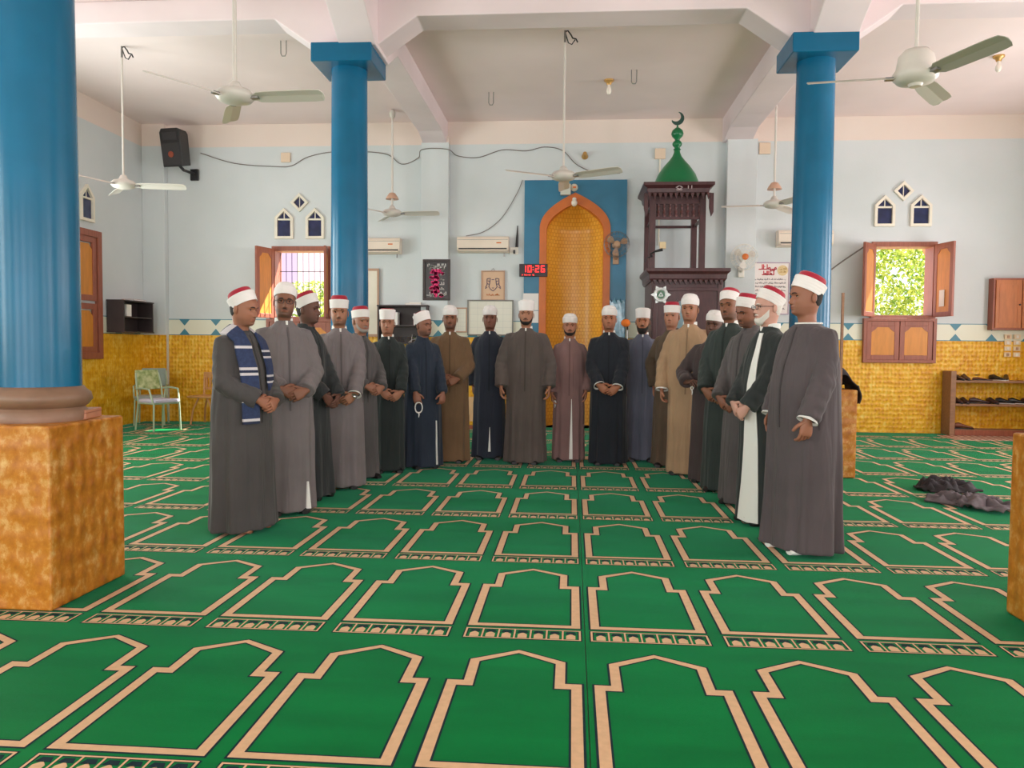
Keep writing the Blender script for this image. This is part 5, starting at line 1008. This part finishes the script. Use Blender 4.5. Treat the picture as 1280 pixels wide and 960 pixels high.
def heap(k, hgt, W_=.6, D_=.34):
    r_ = random.Random(k); ph = [r_.uniform(0, 6) for _ in range(8)]
    def f(x, y):
        w1 = 1+.35*noise.noise(Vector((5*x, 5*y, k*3.1))); e = max(0, 1-(2*x/W_/w1)**4)*max(0, 1-(2*y/D_/w1)**4)
        rdg = 1-abs(noise.noise(Vector((7*x+2*y, 9*y, k*1.7))))*2.2; r2 = 1-abs(noise.noise(Vector((15*x, 13*y+5*x, k*2.9))))*2
        z = .006+hgt*e**.6*max(.06, .25+.55*rdg*max(0, rdg)+.28*r2-.25)
        return (x*w1+.03*noise.noise(Vector((9*x, 9*y, k+.5))), y*w1+.03*noise.noise(Vector((9*x, 9*y, k+7.5))), max(.006, z))
    return f
cloth('jacket', 'dark rumpled jacket dropped on the green carpet at right', 'jacket', (3.56, 7.72, .003), rad(6), .46, .34, heap(3, .15, .46, .34), mat('cloth_black', (52, 46, 50), .85, bump=.2, bscale=90), n=56)
cloth('grey_shawl', 'grey rumpled shawl on the carpet against the dropped dark jacket', 'shawl', (3.42, 6.98, .003), rad(-52), .66, .34, heap(8, .12, .66, .34), mat('cloth_grey', (106, 96, 100), .9, bump=.25, bscale=90), n=56)
def drape(x, y):    # lies on the pedestal top and hangs over its right edge
    e = .02*math.sin(14*y)+.012*math.sin(31*x+9*y)
    if x < .08: return (x, y, .012+abs(e)+.13*max(0, 1-((x+.04)/.14)**2)*max(0, 1-((y+.12)/.16)**2)+.05*abs(math.sin(13*y+9*x))*max(0, 1-((x+.04)/.2)**2))
    q = x-.08; return (.112+.03*math.sin(min(1, q/.06)*PI/2)+abs(e)*1.2, y+.2*q*math.sin(5*y), .03-max(0, q-.03)*(1.35+.3*math.sin(9*y)))
cloth('black_coat', 'black coat folded over the right edge of the far right pedestal', 'coat', (2.85, 8.67, .925), 0, .56, .40, drape, mat('cloth_black', (52, 46, 50), .85), n=30)
m = MB(); m.box(-.012, .012, -.012, .012, 0, 1.0); o = m.build('wooden_pole', RW); o.location = (2.79, 8.40, .925); o.rotation_euler = (0, 0, 0); tag(o, 'thin brown wooden pole standing on the far right pedestal by the column', 'pole')

# ------------------------------------------------------------------ outside the back windows
sbox('ground', mat('sand_ground', (206, 190, 160), .9, var=.08, scale=1), (-40, 40, YB+.4, 70, -.4, -.2))
M_LEAF = bpy.data.materials.new('leaf'); M_LEAF.use_nodes = True
def _l():
    N = M_LEAF.node_tree.nodes; L = M_LEAF.node_tree.links; b = N['Principled BSDF']; oi = N.new('ShaderNodeNewGeometry'); cr = N.new('ShaderNodeValToRGB'); cr.color_ramp.elements[0].color = lin((92, 128, 44)); cr.color_ramp.elements[1].color = lin((196, 200, 96))
    L.new(oi.outputs['Random Per Island'], cr.inputs[0]); L.new(cr.outputs[0], b.inputs['Base Color']); b.inputs['Roughness'].default_value = .6
    tr = N.new('ShaderNodeBsdfTranslucent'); L.new(cr.outputs[0], tr.inputs[0]); mx = N.new('ShaderNodeMixShader'); mx.inputs[0].default_value = .55; L.new(b.outputs[0], mx.inputs[1]); L.new(tr.outputs[0], mx.inputs[2]); L.new(mx.outputs[0], N['Material Output'].inputs[0])
_l()
def tree(label, x, y, h, blobs, trunk, n=7000, sz=.07, seed=1):
    t = thing('tree', label, 'tree', (x, y, -.2)); m = MB()
    for p in trunk: m.tube(p[0], p[1], 10)
    m.build('trunk', mat('bark', (150, 112, 80), .9, var=.15, scale=8), t, smooth=True)
    r_ = np.random.default_rng(seed); V = []; F = []; tot = sum(b[3]**2 for b in blobs)
    for bx, by, bz, br in blobs:
        k = int(n*br*br/tot); d = r_.normal(size=(k, 3)); d /= np.linalg.norm(d, axis=1)[:, None]; rr_ = br*(.55+.45*r_.random(k)**.5); c = np.array([bx, by, bz])+d*rr_[:, None]*np.array([1, 1, .9])
        a = r_.normal(size=(k, 3)); a /= np.linalg.norm(a, axis=1)[:, None]; b = np.cross(a, r_.normal(size=(k, 3))); b /= np.linalg.norm(b, axis=1)[:, None]; s_ = sz*(.7+.6*r_.random(k))[:, None]
        for i in range(k): o = len(V); V += [tuple(c[i]-a[i]*s_[i]), tuple(c[i]+b[i]*s_[i]*.45), tuple(c[i]+a[i]*s_[i]), tuple(c[i]-b[i]*s_[i]*.45)]; F.append((o, o+1, o+2, o+3))
    m = MB(); m.v = V; m.f = F; m.m = [0]*len(F); f = m.build('foliage', M_LEAF, t, fix=False); f['kind'] = 'stuff'
tree('leafy tree with a leaning trunk outside the right window', 7.6, 18.5, 5, [(0, 0, 3.0, 1.3), (-1.0, .3, 2.6, 1.1), (1.0, .4, 2.4, 1.2), (.3, -.4, 4.2, 1.2), (-.8, .8, 4.3, 1.1), (1.3, .8, 4.0, 1.2), (0, .5, 1.4, 1.0), (-1.0, .6, 1.2, .9), (1.1, .6, 1.2, .9)], [([(.9, -1.4, 0), (.5, -1.45, 1.6), (-.1, -1.5, 3.2), (-.5, -1.3, 4.2)], [.10, .085, .07, .04])], 15000, .06, 2)
tree('small leafy tree outside the left back window', -6.5, 19.0, 3, [(0, 0, 2.3, .95), (.7, .2, 1.7, .9), (-.5, .2, 1.5, .8), (.9, .4, 2.7, .8), (.1, .2, 1.0, .9)], [([(0, 0, 0), (.05, 0, 1.2), (0, 0, 2.2)], [.08, .07, .03])], 6500, .06, 5)
t = thing('neighbour_house', 'pale lilac house far outside the left back window', 'house', (-11, 34, -.2)); hm_ = mat('house_lilac', (214, 200, 222), .8)
box_part('wall', hm_, t, (-6, 4, 0, 6, 0, 7)); box_part('roof_slab', M_CREAM, t, (-6.3, 4.3, -.5, 6.3, 7, 7.3))
for x in (-4.6, -2.2, 2.4):
    f = box_part('window', M_CREAM, t, (x, x+1.2, -.06, 0, 4.2, 5.8)); box_part('pane', mat('pane_lilac', (176, 158, 200), .3), f, (x+.1, x+1.1, -.07, -.06, 4.3, 5.7))
